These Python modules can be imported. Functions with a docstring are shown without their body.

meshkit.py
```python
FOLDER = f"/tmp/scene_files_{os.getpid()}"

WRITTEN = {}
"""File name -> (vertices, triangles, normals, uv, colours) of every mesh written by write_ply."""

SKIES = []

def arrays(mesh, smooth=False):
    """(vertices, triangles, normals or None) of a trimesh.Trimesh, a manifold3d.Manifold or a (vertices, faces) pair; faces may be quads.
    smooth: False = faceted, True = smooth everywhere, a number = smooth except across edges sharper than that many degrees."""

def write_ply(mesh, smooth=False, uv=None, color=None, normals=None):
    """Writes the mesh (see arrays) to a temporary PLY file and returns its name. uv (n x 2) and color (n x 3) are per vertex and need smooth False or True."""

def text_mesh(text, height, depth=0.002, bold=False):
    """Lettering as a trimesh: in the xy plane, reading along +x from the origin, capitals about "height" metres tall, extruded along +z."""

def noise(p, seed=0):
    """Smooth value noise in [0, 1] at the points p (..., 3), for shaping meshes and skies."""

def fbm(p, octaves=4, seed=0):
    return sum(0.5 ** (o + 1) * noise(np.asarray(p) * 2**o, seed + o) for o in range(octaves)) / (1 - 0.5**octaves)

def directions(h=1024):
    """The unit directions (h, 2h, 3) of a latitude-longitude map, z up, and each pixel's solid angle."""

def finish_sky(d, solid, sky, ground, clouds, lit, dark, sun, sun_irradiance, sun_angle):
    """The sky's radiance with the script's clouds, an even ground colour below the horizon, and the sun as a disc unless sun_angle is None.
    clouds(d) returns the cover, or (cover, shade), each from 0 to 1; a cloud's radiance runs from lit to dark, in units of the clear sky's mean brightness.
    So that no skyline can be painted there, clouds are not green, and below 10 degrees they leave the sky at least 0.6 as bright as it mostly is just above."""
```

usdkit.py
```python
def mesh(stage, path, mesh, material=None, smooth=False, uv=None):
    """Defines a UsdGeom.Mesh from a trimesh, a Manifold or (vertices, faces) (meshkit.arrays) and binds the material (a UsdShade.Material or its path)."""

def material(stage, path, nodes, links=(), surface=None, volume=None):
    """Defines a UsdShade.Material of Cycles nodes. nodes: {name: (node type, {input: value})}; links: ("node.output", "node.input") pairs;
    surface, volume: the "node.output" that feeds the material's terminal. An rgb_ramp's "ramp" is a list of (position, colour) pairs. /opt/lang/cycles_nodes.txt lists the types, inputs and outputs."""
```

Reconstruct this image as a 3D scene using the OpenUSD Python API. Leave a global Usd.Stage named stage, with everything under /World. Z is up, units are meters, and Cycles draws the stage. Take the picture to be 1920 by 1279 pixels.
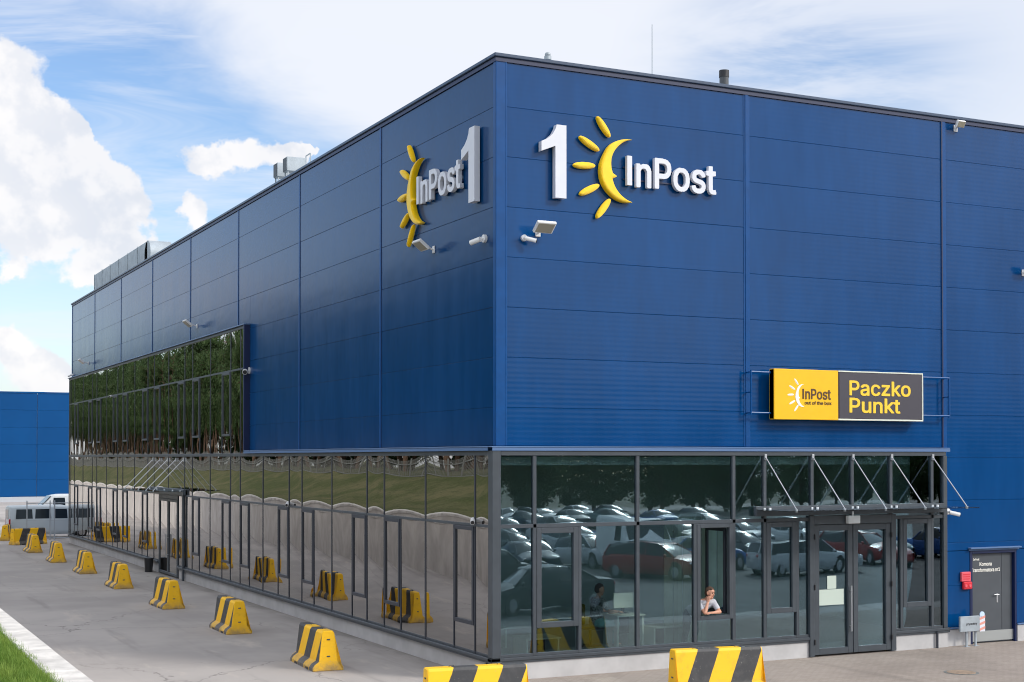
import math, re
import numpy as np, trimesh, usdkit, meshkit
from pxr import Usd, UsdGeom, UsdLux, UsdShade, Gf, Vt, Sdf

stage = Usd.Stage.CreateInMemory()
UsdGeom.Xform.Define(stage, '/World')
UsdGeom.Scope.Define(stage, '/World/Looks')
rng = np.random.default_rng(7)

# ------------------------------------------------------------------ camera, sky, sun, exposure
EXPOSURE = 1.0
CAM = np.array([-12.597, -26.334, 4.546])
FWD = np.array([0.44131657, 0.89722495, 0.01506886])
RIGHT = np.array([0.89732, -0.44137, 0.0])
UP = np.cross(RIGHT, FWD)
cam = UsdGeom.Camera.Define(stage, '/World/camera')
cam.CreateFocalLengthAttr(50.14)
cam.CreateHorizontalApertureAttr(36.0)
cam.CreateVerticalApertureOffsetAttr(179.38 / 1920 * 36)
cam.CreateExposureAttr(EXPOSURE)
cam.AddTransformOp().Set(Gf.Matrix4d(*RIGHT, 0, *UP, 0, *(-FWD), 0, *CAM, 1))

SUN = np.array([0.54, -0.63, 0.56]); SUN /= np.linalg.norm(SUN)
SUN_INTENSITY, SUN_ANGLE, SKY_STRENGTH = 0.27, 10.0, 0.15
sun = UsdLux.DistantLight.Define(stage, '/World/sun')
sun.CreateIntensityAttr(SUN_INTENSITY); sun.CreateAngleAttr(SUN_ANGLE); sun.CreateNormalizeAttr(True)
sun.CreateColorAttr(Gf.Vec3f(1.0, 0.95, 0.87))
_x = np.cross([0, 0, 1], SUN); _x /= np.linalg.norm(_x)
sun.AddTransformOp().Set(Gf.Matrix4d(*_x, 0, *np.cross(SUN, _x), 0, *SUN, 0, 0, 0, 0, 1))


class Nodes:
    """Collects shader nodes and links for usdkit.material."""
    def __init__(s): s.n, s.l, s.k = {}, [], 0
    def add(s, kind, **kw):
        s.k += 1
        name = f'n{s.k}'
        ins = {}
        for a, v in kw.items():
            if isinstance(v, str) and v.startswith('@'):
                s.l.append((v[1:], f'{name}.{a}'))
            else:
                ins[a] = v
        s.n[name] = (kind, ins)
        return '@' + name
    def math(s, op, a, b=0.0, c=0.0, clamp=False):
        return s.add('math', math_type=op, value1=a, value2=b, value3=c, use_clamp=clamp) + '.value'
    def ramp(s, v, a, b, lo=0.0, hi=1.0):
        return s.add('map_range', range_type='smoothstep', value=v, from_min=a, from_max=b, to_min=lo, to_max=hi, clamp=True) + '.result'
    def noise(s, vec, scale, detail=4.0, rough=0.55, out='fac', **kw):
        return s.add('noise_texture', vector=vec, scale=scale, detail=detail, roughness=rough, **kw) + '.' + out
    def mix(s, f, a, b, kind='mix'):
        return s.add('mix', mix_type=kind, fac=f, color1=a, color2=b) + '.color'
    def make(s, path, surface=None, volume=None):
        return usdkit.material(stage, '/World/Looks/' + path, s.n, s.l, surface=surface and surface[1:], volume=volume and volume[1:])


def make_sky():
    N = Nodes()
    tc = N.add('texture_coordinate') + '.generated'
    sky = N.add('sky_texture', sky_type='single_scattering', sun_disc=False, sun_elevation=math.asin(SUN[2]), sun_rotation=math.atan2(SUN[0], SUN[1])) + '.color'
    sky = N.add('hsv', hue=0.507, saturation=1.24, value=0.62, color=sky) + '.color'
    sep = N.add('separate_xyz', vector=tc)
    x, y, z = sep + '.x', sep + '.y', sep + '.z'
    flat = N.add('mapping', mapping_type='point', vector=tc, scale=(1, 1, 1.35)) + '.vector'
    # heaped clouds: a few big heads where the photograph has them, and a field of others all round
    blobs = [((0.1048, 0.9643, 0.2431), 0.0269), ((0.1158, 0.9687, 0.2195), 0.0217), ((0.1441, 0.9662, 0.2138), 0.0206), ((0.1582, 0.9655, 0.2066), 0.0194), ((0.1292, 0.9742, 0.1852), 0.0393), ((0.1657, 0.9692, 0.1822), 0.028), ((0.1834, 0.9669, 0.1772), 0.0187), ((0.1429, 0.9758, 0.1655), 0.028), ((0.1096, 0.9768, 0.184), 0.0374), ((0.2356, 0.9499, 0.2055), 0.0127), ((0.2527, 0.9455, 0.2052), 0.0157), ((0.2765, 0.9385, 0.2068), 0.015), ((0.2942, 0.9328, 0.2081), 0.0127), ((0.3065, 0.9286, 0.2091), 0.0067), ((0.2306, 0.9586, 0.1673), 0.0127), ((0.1893, 0.9718, 0.1404), 0.0157), ((0.1773, 0.9752, 0.1323), 0.0157), ((0.1982, 0.9706, 0.1365), 0.0097), ((0.164, 0.9783, 0.1265), 0.012), ((0.1317, 0.9896, 0.0586), 0.0232), ((0.115, 0.9907, 0.0723), 0.0142), ((0.1467, 0.9876, 0.0553), 0.0135), ((0.1141, 0.9852, 0.128), 0.009)]
    warp = N.add('noise_texture', vector=tc, scale=19.0, detail=5.0, roughness=0.6) + '.color'
    warp = N.add('vector_math', math_type='scale', vector1=N.add('vector_math', math_type='subtract', vector1=warp, vector2=(.5, .5, .5)) + '.vector', scale=0.052) + '.vector'
    bent = N.add('vector_math', math_type='add', vector1=tc, vector2=warp) + '.vector'
    field = None
    for c, r in blobs:
        d = N.add('vector_math', math_type='distance', vector1=bent, vector2=c) + '.value'
        q = N.math('divide', d, 1.65 * r)
        b = N.math('maximum', N.math('subtract', 1.0, N.math('multiply', q, q)), 0.0)
        b = N.math('multiply', b, b)
        field = b if field is None else N.math('add', field, b)
    n1 = N.noise(flat, 30.0, 8.0, 0.56)
    heads = N.math('add', N.math('minimum', field, 1.5), N.math('multiply', N.math('subtract', n1, 0.5), 1.15))
    soft = N.noise(tc, 11.0, 2.0, 0.5)
    m1 = N.math('multiply', N.ramp(heads, 0.36, N.ramp(soft, 0.35, 0.65, 0.48, 0.72)), N.ramp(field, 0.02, 0.16))
    away = N.add('vector_math', math_type='distance', vector1=tc, vector2=(0.40, 0.90, 0.15)) + '.value'
    n2 = N.noise(flat, 3.4, 9.0, 0.56)
    m2 = N.math('multiply', N.ramp(n2, 0.52, 0.60), N.ramp(away, 0.42, 0.62))
    m2 = N.math('multiply', m2, N.ramp(z, 0.55, 0.25))
    heap = N.math('maximum', m1, m2)
    # thin high veil, thicker towards the sun's side
    drift = N.add('mapping', mapping_type='point', vector=tc, rotation=(0, 0.45, 0.2), scale=(3.2, 3.2, 13)) + '.vector'
    n3 = N.noise(drift, 1.25, 7.0, 0.6, distortion=0.6)
    n4 = N.noise(tc, 2.1, 3.0, 0.5)
    edge = N.math('subtract', 0.300, N.math('multiply', N.ramp(x, 0.05, 0.60), 0.19))
    lift = N.math('add', N.math('subtract', z, edge), N.math('add', N.math('multiply', N.math('subtract', n3, 0.5), 0.13), N.math('multiply', N.math('subtract', n4, 0.5), 0.10)))
    veil = N.ramp(lift, -0.03, 0.055)
    gap = N.add('vector_math', math_type='distance', vector1=flat, vector2=(0.60, 0.76, 0.247 * 1.35)) + '.value'
    veil = N.math('multiply', veil, N.math('subtract', 1.0, N.math('multiply', N.ramp(gap, 0.15, 0.02), N.ramp(n3, 0.38, 0.62, 0.25, 0.85))))
    veil = N.math('multiply', veil, N.ramp(n4, 0.25, 0.6, 0.72, 0.95))
    wisp = N.noise(N.add('mapping', mapping_type='point', vector=tc, rotation=(0, -0.25, 0.3), scale=(2.5, 2.5, 17)) + '.vector', 1.6, 7.0, 0.62, distortion=0.9)
    veil = N.math('maximum', veil, N.ramp(wisp, 0.36, 0.72, 0.06, 0.62))
    # low haze towards the horizon
    haze = N.math('multiply', N.ramp(z, 0.20, 0.0), 0.55)
    col = N.mix(haze, sky, (2.5, 2.85, 3.35))
    # veil brightened round the unseen sun, added to lift the fill light
    fill_glow = N.add('vector_math', math_type='dot_product', vector1=tc, vector2=tuple(SUN)) + '.value'
    fill_glow = N.math('add', 1.0, N.math('multiply', N.math('power', N.math('maximum', fill_glow, 0.0), 3.0), 1.5))
    col = N.mix(veil, col, N.add('vector_math', math_type='scale', vector1=(3.02, 3.12, 3.36), scale=fill_glow) + '.vector')
    # the billows' own shading: compare the cloud's thickness here with a little further towards the light
    step = N.add('vector_math', math_type='add', vector1=tc, vector2=(0.006, -0.004, 0.011)) + '.vector'
    na, nb = N.noise(tc, 21.0, 6.0, 0.55), N.noise(step, 21.0, 6.0, 0.55)
    relief = N.ramp(N.math('subtract', nb, na), -0.085, 0.085)
    n5 = N.noise(flat, 7.0, 4.0, 0.5)
    shade = N.math('add', N.math('multiply', relief, 0.50), N.math('multiply', N.ramp(n5, 0.40, 0.66), 0.34))
    puff = N.mix(shade, (3.48, 3.40, 3.38), (2.45, 2.60, 2.90))
    col = N.mix(N.math('multiply', heap, 0.95), col, puff)
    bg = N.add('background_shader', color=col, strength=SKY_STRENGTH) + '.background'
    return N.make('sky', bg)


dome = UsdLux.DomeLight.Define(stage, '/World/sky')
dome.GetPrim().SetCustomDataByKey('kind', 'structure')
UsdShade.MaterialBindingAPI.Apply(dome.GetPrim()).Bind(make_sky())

# ------------------------------------------------------------------ materials
def principled(name, color, rough=0.5, metal=0.0, vary=0.0, scale=3.0, bump=0.0, bscale=40.0, spec=0.5, coat=0.0, per_object=0.0, detail=5.0, sheen=None):
    N = Nodes()
    pos = N.add('geometry') + '.position'
    c = tuple(color)
    col = c
    if vary:
        n = N.noise(pos, scale, detail, 0.6)
        f = N.ramp(n, 0.28, 0.72, 1 - vary, 1 + vary)
        col = N.add('vector_math', math_type='scale', vector1=c, scale=f) + '.vector'
    if per_object:
        r = N.add('object_info') + '.random'
        f = N.math('add', 1 - per_object, N.math('multiply', r, 2 * per_object))
        col = N.add('vector_math', math_type='scale', vector1=col, scale=f) + '.vector'
    kw = dict(base_color=col, roughness=rough, metallic=metal, specular_ior_level=spec, coat_weight=coat)
    if bump:
        n = N.noise(pos, bscale, 3.0, 0.6)
        kw['normal'] = N.add('bump', height=n, strength=bump, distance=0.02) + '.normal'
    p = N.add('principled_bsdf', **kw) + '.BSDF'
    return N.make(name, p)


def cladding(name, color, rough, ribs=0.0, spec=0.5):
    """Coated sheet metal: slightly uneven gloss, faint micro-ribs, shallow waves of the sheet."""
    N = Nodes()
    pos = N.add('geometry') + '.position'
    r = N.add('object_info') + '.random'
    f = N.math('add', 0.95, N.math('multiply', r, 0.10))
    dust = N.noise(N.add('mapping', mapping_type='point', vector=pos, scale=(1.1, 1.1, 0.25)) + '.vector', 1.0, 6.0, 0.65)
    f = N.math('multiply', f, N.ramp(dust, 0.3, 0.75, 0.88, 1.12))
    col = N.add('vector_math', math_type='scale', vector1=color, scale=f) + '.vector'
    ro = N.math('add', rough, N.math('multiply', N.math('subtract', dust, 0.5), 0.12))
    wav = N.noise(N.add('mapping', mapping_type='point', vector=pos, scale=(0.5, 0.5, 1.6)) + '.vector', 1.0, 2.0, 0.5)
    h = N.math('multiply', wav, 0.35)
    if ribs:
        rib = N.add('wave_texture', wave_type='bands', bands_direction='z', profile='sine', vector=pos, scale=3.0, distortion=0.5, detail=1.0, detail_scale=1.5) + '.fac'
        h = N.math('add', h, N.math('multiply', rib, ribs))
    nor = N.add('bump', height=h, strength=0.35, distance=0.03) + '.normal'
    p = N.add('principled_bsdf', base_color=col, roughness=ro, normal=nor, specular_ior_level=spec) + '.BSDF'
    return N.make(name, p)


def glazing(name, tint, base, gloss=(0.9, 0.95, 1.0)):
    N = Nodes()
    t = N.add('transparent_bsdf', color=tint) + '.BSDF'
    g = N.add('glossy_bsdf', color=gloss, roughness=0.0) + '.BSDF'
    f = N.add('fresnel', IOR=1.5) + '.fac'
    f = N.math('add', base, N.math('multiply', f, 1 - base))
    return N.make(name, N.add('mix_closure', fac=f, closure1=t, closure2=g) + '.closure')


def ground_material(name, c1, c2, c3, brick=False):
    N = Nodes()
    pos = N.add('geometry') + '.position'
    n = N.noise(pos, 0.22, 7.0, 0.62)
    col = N.mix(N.ramp(n, 0.36, 0.64), c1, c2)
    st = N.noise(N.add('mapping', mapping_type='point', vector=pos, scale=(1.0, 0.28, 1.0)) + '.vector', 0.75, 6.0, 0.65)
    col = N.mix(N.ramp(st, 0.56, 0.72, 0.0, 0.7), col, c3)
    dark = N.noise(N.add('mapping', mapping_type='point', vector=pos, scale=(1.4, 0.10, 1.0), rotation=(0, 0, 0.05)) + '.vector', 0.8, 5.0, 0.6)
    col = N.mix(N.ramp(dark, 0.55, 0.72, 0.0, 0.42), col, (c1[0] * .55, c1[1] * .55, c1[2] * .56))
    if not brick:
        bent = N.add('vector_math', math_type='add', vector1=pos, vector2=N.add('vector_math', math_type='scale', vector1=N.noise(pos, 0.8, 4.0, 0.6, 'color'), scale=1.4) + '.vector') + '.vector'
        crack = N.add('voronoi_texture', feature='distance_to_edge', vector=bent, scale=0.16) + '.distance'
        col = N.mix(N.math('multiply', N.ramp(crack, 0.0045, 0.0012), N.ramp(n, 0.42, 0.58, 0.1, 0.6)), col, (c1[0] * .35, c1[1] * .35, c1[2] * .35))
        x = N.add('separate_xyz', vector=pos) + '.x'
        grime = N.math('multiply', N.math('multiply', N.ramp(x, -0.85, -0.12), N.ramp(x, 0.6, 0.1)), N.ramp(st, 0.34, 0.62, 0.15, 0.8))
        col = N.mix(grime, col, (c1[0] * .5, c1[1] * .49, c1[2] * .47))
        oil = N.noise(pos, 1.9, 3.0, 0.5)
        col = N.mix(N.ramp(oil, 0.72, 0.80, 0, 0.45), col, (c1[0] * .4, c1[1] * .4, c1[2] * .4))
    g = N.noise(pos, 55.0, 3.0, 0.6)
    col = N.mix(0.35, col, N.add('vector_math', math_type='scale', vector1=col, scale=N.ramp(g, 0.3, 0.7, 0.72, 1.25)) + '.vector')
    h = N.math('multiply', g, 0.5)
    if brick:
        b = N.add('brick_texture', vector=pos, scale=1.0, brick_width=0.20, row_height=0.10, mortar_size=0.006, mortar_smooth=0.3, color1=(1, 1, 1), color2=(0.86, 0.85, 0.84), mortar=(0.55, 0.53, 0.5), bias=0.0)
        col = N.mix(0.75, col, b + '.color', 'multiply')
        h = N.math('subtract', h, N.math('multiply', b + '.fac', 1.0))
    nor = N.add('bump', height=h, strength=0.3, distance=0.01) + '.normal'
    p = N.add('principled_bsdf', base_color=col, roughness=0.85, normal=nor, specular_ior_level=0.35) + '.BSDF'
    return N.make(name, p)


def stripes_material():
    """Yellow concrete paint with slanted dark bands, laid out by the barrier's own st coordinates; scuffed."""
    N = Nodes()
    uv = N.add('attribute', attribute='st') + '.vector'
    u = N.add('separate_xyz', vector=uv) + '.x'
    pos = N.add('geometry') + '.position'
    wob = N.math('multiply', N.math('subtract', N.noise(pos, 14.0, 3.0), 0.5), 0.02)
    fr = N.math('fraction', N.math('add', u, wob))
    band = N.math('multiply', N.ramp(fr, 0.493, 0.507), N.ramp(fr, 0.997, 0.985))
    wear = N.noise(pos, 5.0, 8.0, 0.7)
    yel = N.mix(N.ramp(wear, 0.50, 0.72, 0, 0.8), (0.95, 0.53, 0.004), (0.76, 0.42, 0.012))
    drk = N.mix(N.ramp(wear, 0.45, 0.75), (0.040, 0.040, 0.042), (0.075, 0.072, 0.07))
    col = N.mix(band, yel, drk)
    chip = N.ramp(N.noise(pos, 22.0, 6.0, 0.7), 0.64, 0.68, 0, 0.75)
    col = N.mix(chip, col, (0.33, 0.31, 0.28))
    z = N.add('separate_xyz', vector=pos) + '.z'
    dirt = N.math('multiply', N.ramp(z, 0.30, 0.0), N.ramp(wear, 0.3, 0.6, 0.2, 0.7))
    col = N.mix(dirt, col, (0.17, 0.15, 0.13))
    nor = N.add('bump', height=N.noise(pos, 60.0, 4.0, 0.6), strength=0.25, distance=0.01) + '.normal'
    return N.make('barrier_paint', N.add('principled_bsdf', base_color=col, roughness=0.55, normal=nor) + '.BSDF')


def turf_material():
    N = Nodes()
    pos = N.add('geometry') + '.position'
    big, mid, fine = N.noise(pos, 0.25, 5.0, 0.65), N.noise(pos, 1.6, 6.0, 0.7), N.noise(pos, 9.0, 4.0, 0.7)
    col = N.mix(N.ramp(big, 0.36, 0.64), (0.070, 0.085, 0.030), (0.135, 0.128, 0.062))
    col = N.mix(N.ramp(mid, 0.48, 0.70, 0, 0.7), col, (0.045, 0.062, 0.022))
    col = N.mix(0.5, col, N.add('vector_math', math_type='scale', vector1=col, scale=N.ramp(fine, 0.3, 0.7, 0.45, 1.5)) + '.vector')
    nor = N.add('bump', height=fine, strength=0.7, distance=0.06) + '.normal'
    return N.make('turf', N.add('principled_bsdf', base_color=col, roughness=0.95, normal=nor, specular_ior_level=0.2) + '.BSDF')


def foliage(name, a, b, scale=0.6, trans=0.35):
    N = Nodes()
    pos = N.add('geometry') + '.position'
    n = N.noise(pos, scale, 4.0, 0.6)
    r = N.add('geometry') + '.random_per_island'
    f = N.math('add', N.math('multiply', N.ramp(n, 0.35, 0.65), 0.6), N.math('multiply', r, 0.4))
    col = N.mix(f, a, b)
    d = N.add('principled_bsdf', base_color=col, roughness=0.6, specular_ior_level=0.3) + '.BSDF'
    t = N.add('translucent_bsdf', color=col) + '.BSDF'
    return N.make(name, N.add('mix_closure', fac=trans, closure1=d, closure2=t) + '.closure')


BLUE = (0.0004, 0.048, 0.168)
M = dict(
    clad_front=cladding('blue_cladding_ribbed_lit', BLUE, 0.16, 0.035, 0.26),  # lighter copy of the cladding colour for the sunlit front
    clad_left=cladding('blue_cladding_smooth_shaded', (0.0008, 0.032, 0.105), 0.19, 0.0, 0.27),  # same cladding, base colour darkened for the shaded side wall
    trim=principled('blue_trim', (0.0008, 0.056, 0.20), 0.30, spec=0.25, vary=0.08),
    trim_dark=principled('deep_blue_trim', (0.002, 0.010, 0.055), 0.4),
    cap=principled('grey_blue_capping', (0.018, 0.042, 0.088), 0.35),
    flash=principled('pale_blue_flashing', (0.085, 0.155, 0.30), 0.35),
    frame=principled('anthracite_frame', (0.047, 0.056, 0.066), 0.38, vary=0.1),
    frame_dark=principled('dark_frame', (0.028, 0.032, 0.042), 0.4),
    glass=glazing('solar_glass', (0.72, 0.82, 0.82), 0.115, (0.70, 0.88, 1.0)),
    glass_left=glazing('solar_glass_mirror', (0.42, 0.46, 0.45), 0.48, (0.99, 0.97, 0.95)),
    clear=glazing('clear_glass', (0.80, 0.86, 0.85), 0.0),
    plinth=principled('pale_concrete_plinth', (0.46, 0.45, 0.445), 0.8, vary=0.10, scale=1.5, bump=0.15),
    concrete=principled('wall_concrete', (0.60, 0.56, 0.52), 0.9, vary=0.16, scale=0.7, bump=0.2),
    cap_stone=principled('coping_concrete', (0.60, 0.57, 0.53), 0.9, vary=0.22, scale=1.8, bump=0.5, bscale=18),
    road=ground_material('worn_road', (0.335, 0.308, 0.290), (0.42, 0.386, 0.360), (0.53, 0.47, 0.41)),
    paving=ground_material('beige_paving', (0.295, 0.25, 0.215), (0.37, 0.315, 0.272), (0.46, 0.40, 0.335), True),
    asphalt=ground_material('car_park_asphalt', (0.105, 0.103, 0.102), (0.15, 0.147, 0.143), (0.21, 0.20, 0.19)),
    field=principled('far_ground', (0.16, 0.15, 0.11), 0.95, vary=0.3, scale=0.05),
    turf=turf_material(),
    barrier=stripes_material(),
    white=principled('white_sign', (0.66, 0.67, 0.72), 0.35, vary=0.03),
    yellow=principled('yellow_sign', (0.94, 0.62, 0.003), 0.35, vary=0.04),
    panel_yellow=principled('yellow_panel', (0.86, 0.475, 0.004), 0.3, vary=0.03),
    panel_dark=principled('dark_panel', (0.055, 0.050, 0.062), 0.3),
    letter_yellow=principled('yellow_letter', (0.88, 0.56, 0.03), 0.4),
    letter_dark=principled('brown_letter', (0.085, 0.040, 0.012), 0.4),
    letter_black=principled('black_letter', (0.03, 0.03, 0.035), 0.5),
    letter_white=principled('white_letter', (0.84, 0.82, 0.74), 0.4),
    steel=principled('brushed_steel', (0.55, 0.56, 0.58), 0.3, metal=0.9),
    zinc=principled('galvanised_sheet', (0.36, 0.40, 0.43), 0.5, metal=0.3, vary=0.15, scale=2.0),
    grille=principled('dark_grille', (0.06, 0.065, 0.07), 0.5),
    lamp=principled('white_housing', (0.72, 0.72, 0.72), 0.4),
    lens=principled('lamp_lens', (0.30, 0.27, 0.20), 0.25),
    black=principled('black_plastic', (0.015, 0.015, 0.017), 0.45),
    door=principled('grey_steel_door', (0.062, 0.070, 0.080), 0.42, vary=0.06),
    red=principled('red_plastic', (0.62, 0.02, 0.035), 0.4),
    pinkred=principled('pale_red_face', (0.72, 0.10, 0.13), 0.4),
    faded_red=principled('faded_red', (0.70, 0.30, 0.24), 0.5),
    rust=principled('rusty_iron', (0.30, 0.22, 0.155), 0.85, vary=0.3, scale=9),
    paper=principled('paper', (0.50, 0.57, 0.50), 0.9),  # toned greener and dimmer to stand in for glass over it
    bluewhite=principled('pale_blue_disc', (0.55, 0.68, 0.86), 0.4),
    interior=principled('interior_plaster', (0.62, 0.65, 0.62), 0.9),
    interior_floor=principled('interior_floor', (0.30, 0.31, 0.30), 0.6),
    blind=principled('green_grey_blind', (0.34, 0.40, 0.31), 0.8, vary=0.1, per_object=0.12),
    desk=principled('pale_desk', (0.66, 0.68, 0.58), 0.5),
    screen=principled('dark_screen', (0.02, 0.022, 0.025), 0.3),
    skin=principled('skin', (0.58, 0.29, 0.19), 0.5, vary=0.06, scale=25),
    hair=principled('brown_hair', (0.075, 0.040, 0.022), 0.7, vary=0.3, scale=60),
    shirt=principled('grey_shirt', (0.50, 0.51, 0.55), 0.9, vary=0.08, scale=14),
    jeans=principled('dark_trousers', (0.03, 0.035, 0.05), 0.9),
    blouse=principled('patterned_top', (0.26, 0.25, 0.24), 0.9, vary=0.8, scale=24, detail=2.0),
    teal=principled('teal_cloth', (0.22, 0.46, 0.44), 0.9, vary=0.15, scale=9),
    chair=principled('olive_chair', (0.20, 0.15, 0.01), 0.8),
    eye=principled('eye', (0.02, 0.015, 0.012), 0.3),
    lips=principled('lips', (0.42, 0.14, 0.11), 0.5),
    far_blue=principled('far_cladding', (0.0008, 0.060, 0.20), 0.45, spec=0.15, vary=0.05, scale=0.3, per_object=0.05),
    far_white=principled('far_plinth', (0.42, 0.44, 0.47), 0.8),
    bark=principled('bark', (0.12, 0.075, 0.05), 0.95, vary=0.35, scale=4.0, bump=0.8, bscale=14),
    needles=foliage('needles', (0.035, 0.068, 0.024), (0.095, 0.145, 0.048)),
    leaves=foliage('leaves', (0.045, 0.085, 0.03), (0.11, 0.17, 0.055)),
    blades=foliage('grass_blades', (0.105, 0.20, 0.026), (0.29, 0.38, 0.075), 2.5),
    fence=principled('fence_grey', (0.17, 0.175, 0.165), 0.7, vary=0.15, scale=3.0),
    fence_steel=principled('fence_galvanised', (0.42, 0.45, 0.47), 0.5, metal=0.3),
    tyre=principled('tyre', (0.012, 0.012, 0.013), 0.8),
    rim=principled('wheel_rim', (0.40, 0.41, 0.43), 0.3, metal=0.8),
    carglass=principled('car_glass', (0.016, 0.022, 0.026), 0.14, spec=0.45),
    headlight=principled('headlight_glass', (0.55, 0.58, 0.60), 0.1),
    taillight=principled('taillight_red', (0.40, 0.015, 0.03), 0.2),
    plate=principled('plate_white', (0.7, 0.7, 0.7), 0.5),
)
for nm, c in dict(black=(0.010, 0.012, 0.016), darkblue=(0.012, 0.025, 0.055), silver=(0.48, 0.50, 0.52), red=(0.24, 0.018, 0.018), white=(0.68, 0.70, 0.70), grey=(0.10, 0.11, 0.12), blue=(0.03, 0.10, 0.30), teal=(0.14, 0.20, 0.21), palesilver=(0.50, 0.56, 0.58)).items():
    M['paint_' + nm] = principled('car_paint_' + nm, c, 0.42, coat=0.15, metal=0.0, spec=0.35)

# ------------------------------------------------------------------ prims
_used = {}


def numbered(parent, name):
    k = _used.get((parent, name), 0)
    _used[(parent, name)] = k + 1
    return f'{parent}/{name}' if k == 0 else f'{parent}/{name}_{k:03d}'


def tag(prim, label=None, cat=None, group=None, kind=None):
    p = prim if isinstance(prim, Usd.Prim) else stage.GetPrimAtPath(prim)
    for k, v in (('label', label), ('category', cat), ('group', group), ('kind', kind)):
        if v:
            p.SetCustomDataByKey(k, v)
    return prim


def thing(name, label, cat, loc=(0, 0, 0), rotz=0.0, group=None):
    path = numbered('/World', name)
    x = UsdGeom.Xform.Define(stage, path)
    x.AddTranslateOp().Set(Gf.Vec3d(*map(float, loc)))
    x.AddRotateZOp().Set(float(math.degrees(rotz)))
    tag(x.GetPrim(), label, cat, group)
    return path


def copy_of(src, loc, rotz, label, cat, group=None):
    path = thing(re.sub(r'_\d{3}$', '', src.rsplit('/', 1)[1]), label, cat, loc, rotz, group)
    p = stage.GetPrimAtPath(path)
    p.GetReferences().AddInternalReference(src)
    p.SetInstanceable(True)
    return path


def put(name, mesh, mat, parent='/World', smooth=False, uv=None, label=None):
    path = numbered(parent, name)
    if isinstance(mesh, MB):
        mesh = mesh.out()
    usdkit.mesh(stage, path, mesh, M[mat] if isinstance(mat, str) else mat, smooth, uv)
    if label:
        tag(path, label)
    return path


# chamfered box: topology made once
def _cbox_template():
    v = []
    for ax in range(3):
        for s in np.ndindex(2, 2, 2):
            v.append((ax, [1 if q else -1 for q in s]))
    pts = np.array([[s[k] * (1.0 if k == ax else 0.8) for k in range(3)] for ax, s in v])
    hull = trimesh.convex.convex_hull(pts)
    idx = np.array([np.argmin(((pts - p) ** 2).sum(1)) for p in hull.vertices])
    return v, idx[hull.faces]


_CV, _CF = _cbox_template()
_BF = np.array([[0, 2, 3, 1], [4, 5, 7, 6], [0, 1, 5, 4], [2, 6, 7, 3], [0, 4, 6, 2], [1, 3, 7, 5]])
_BF = np.vstack([_BF[:, [0, 1, 2]], _BF[:, [0, 2, 3]]])


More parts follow.
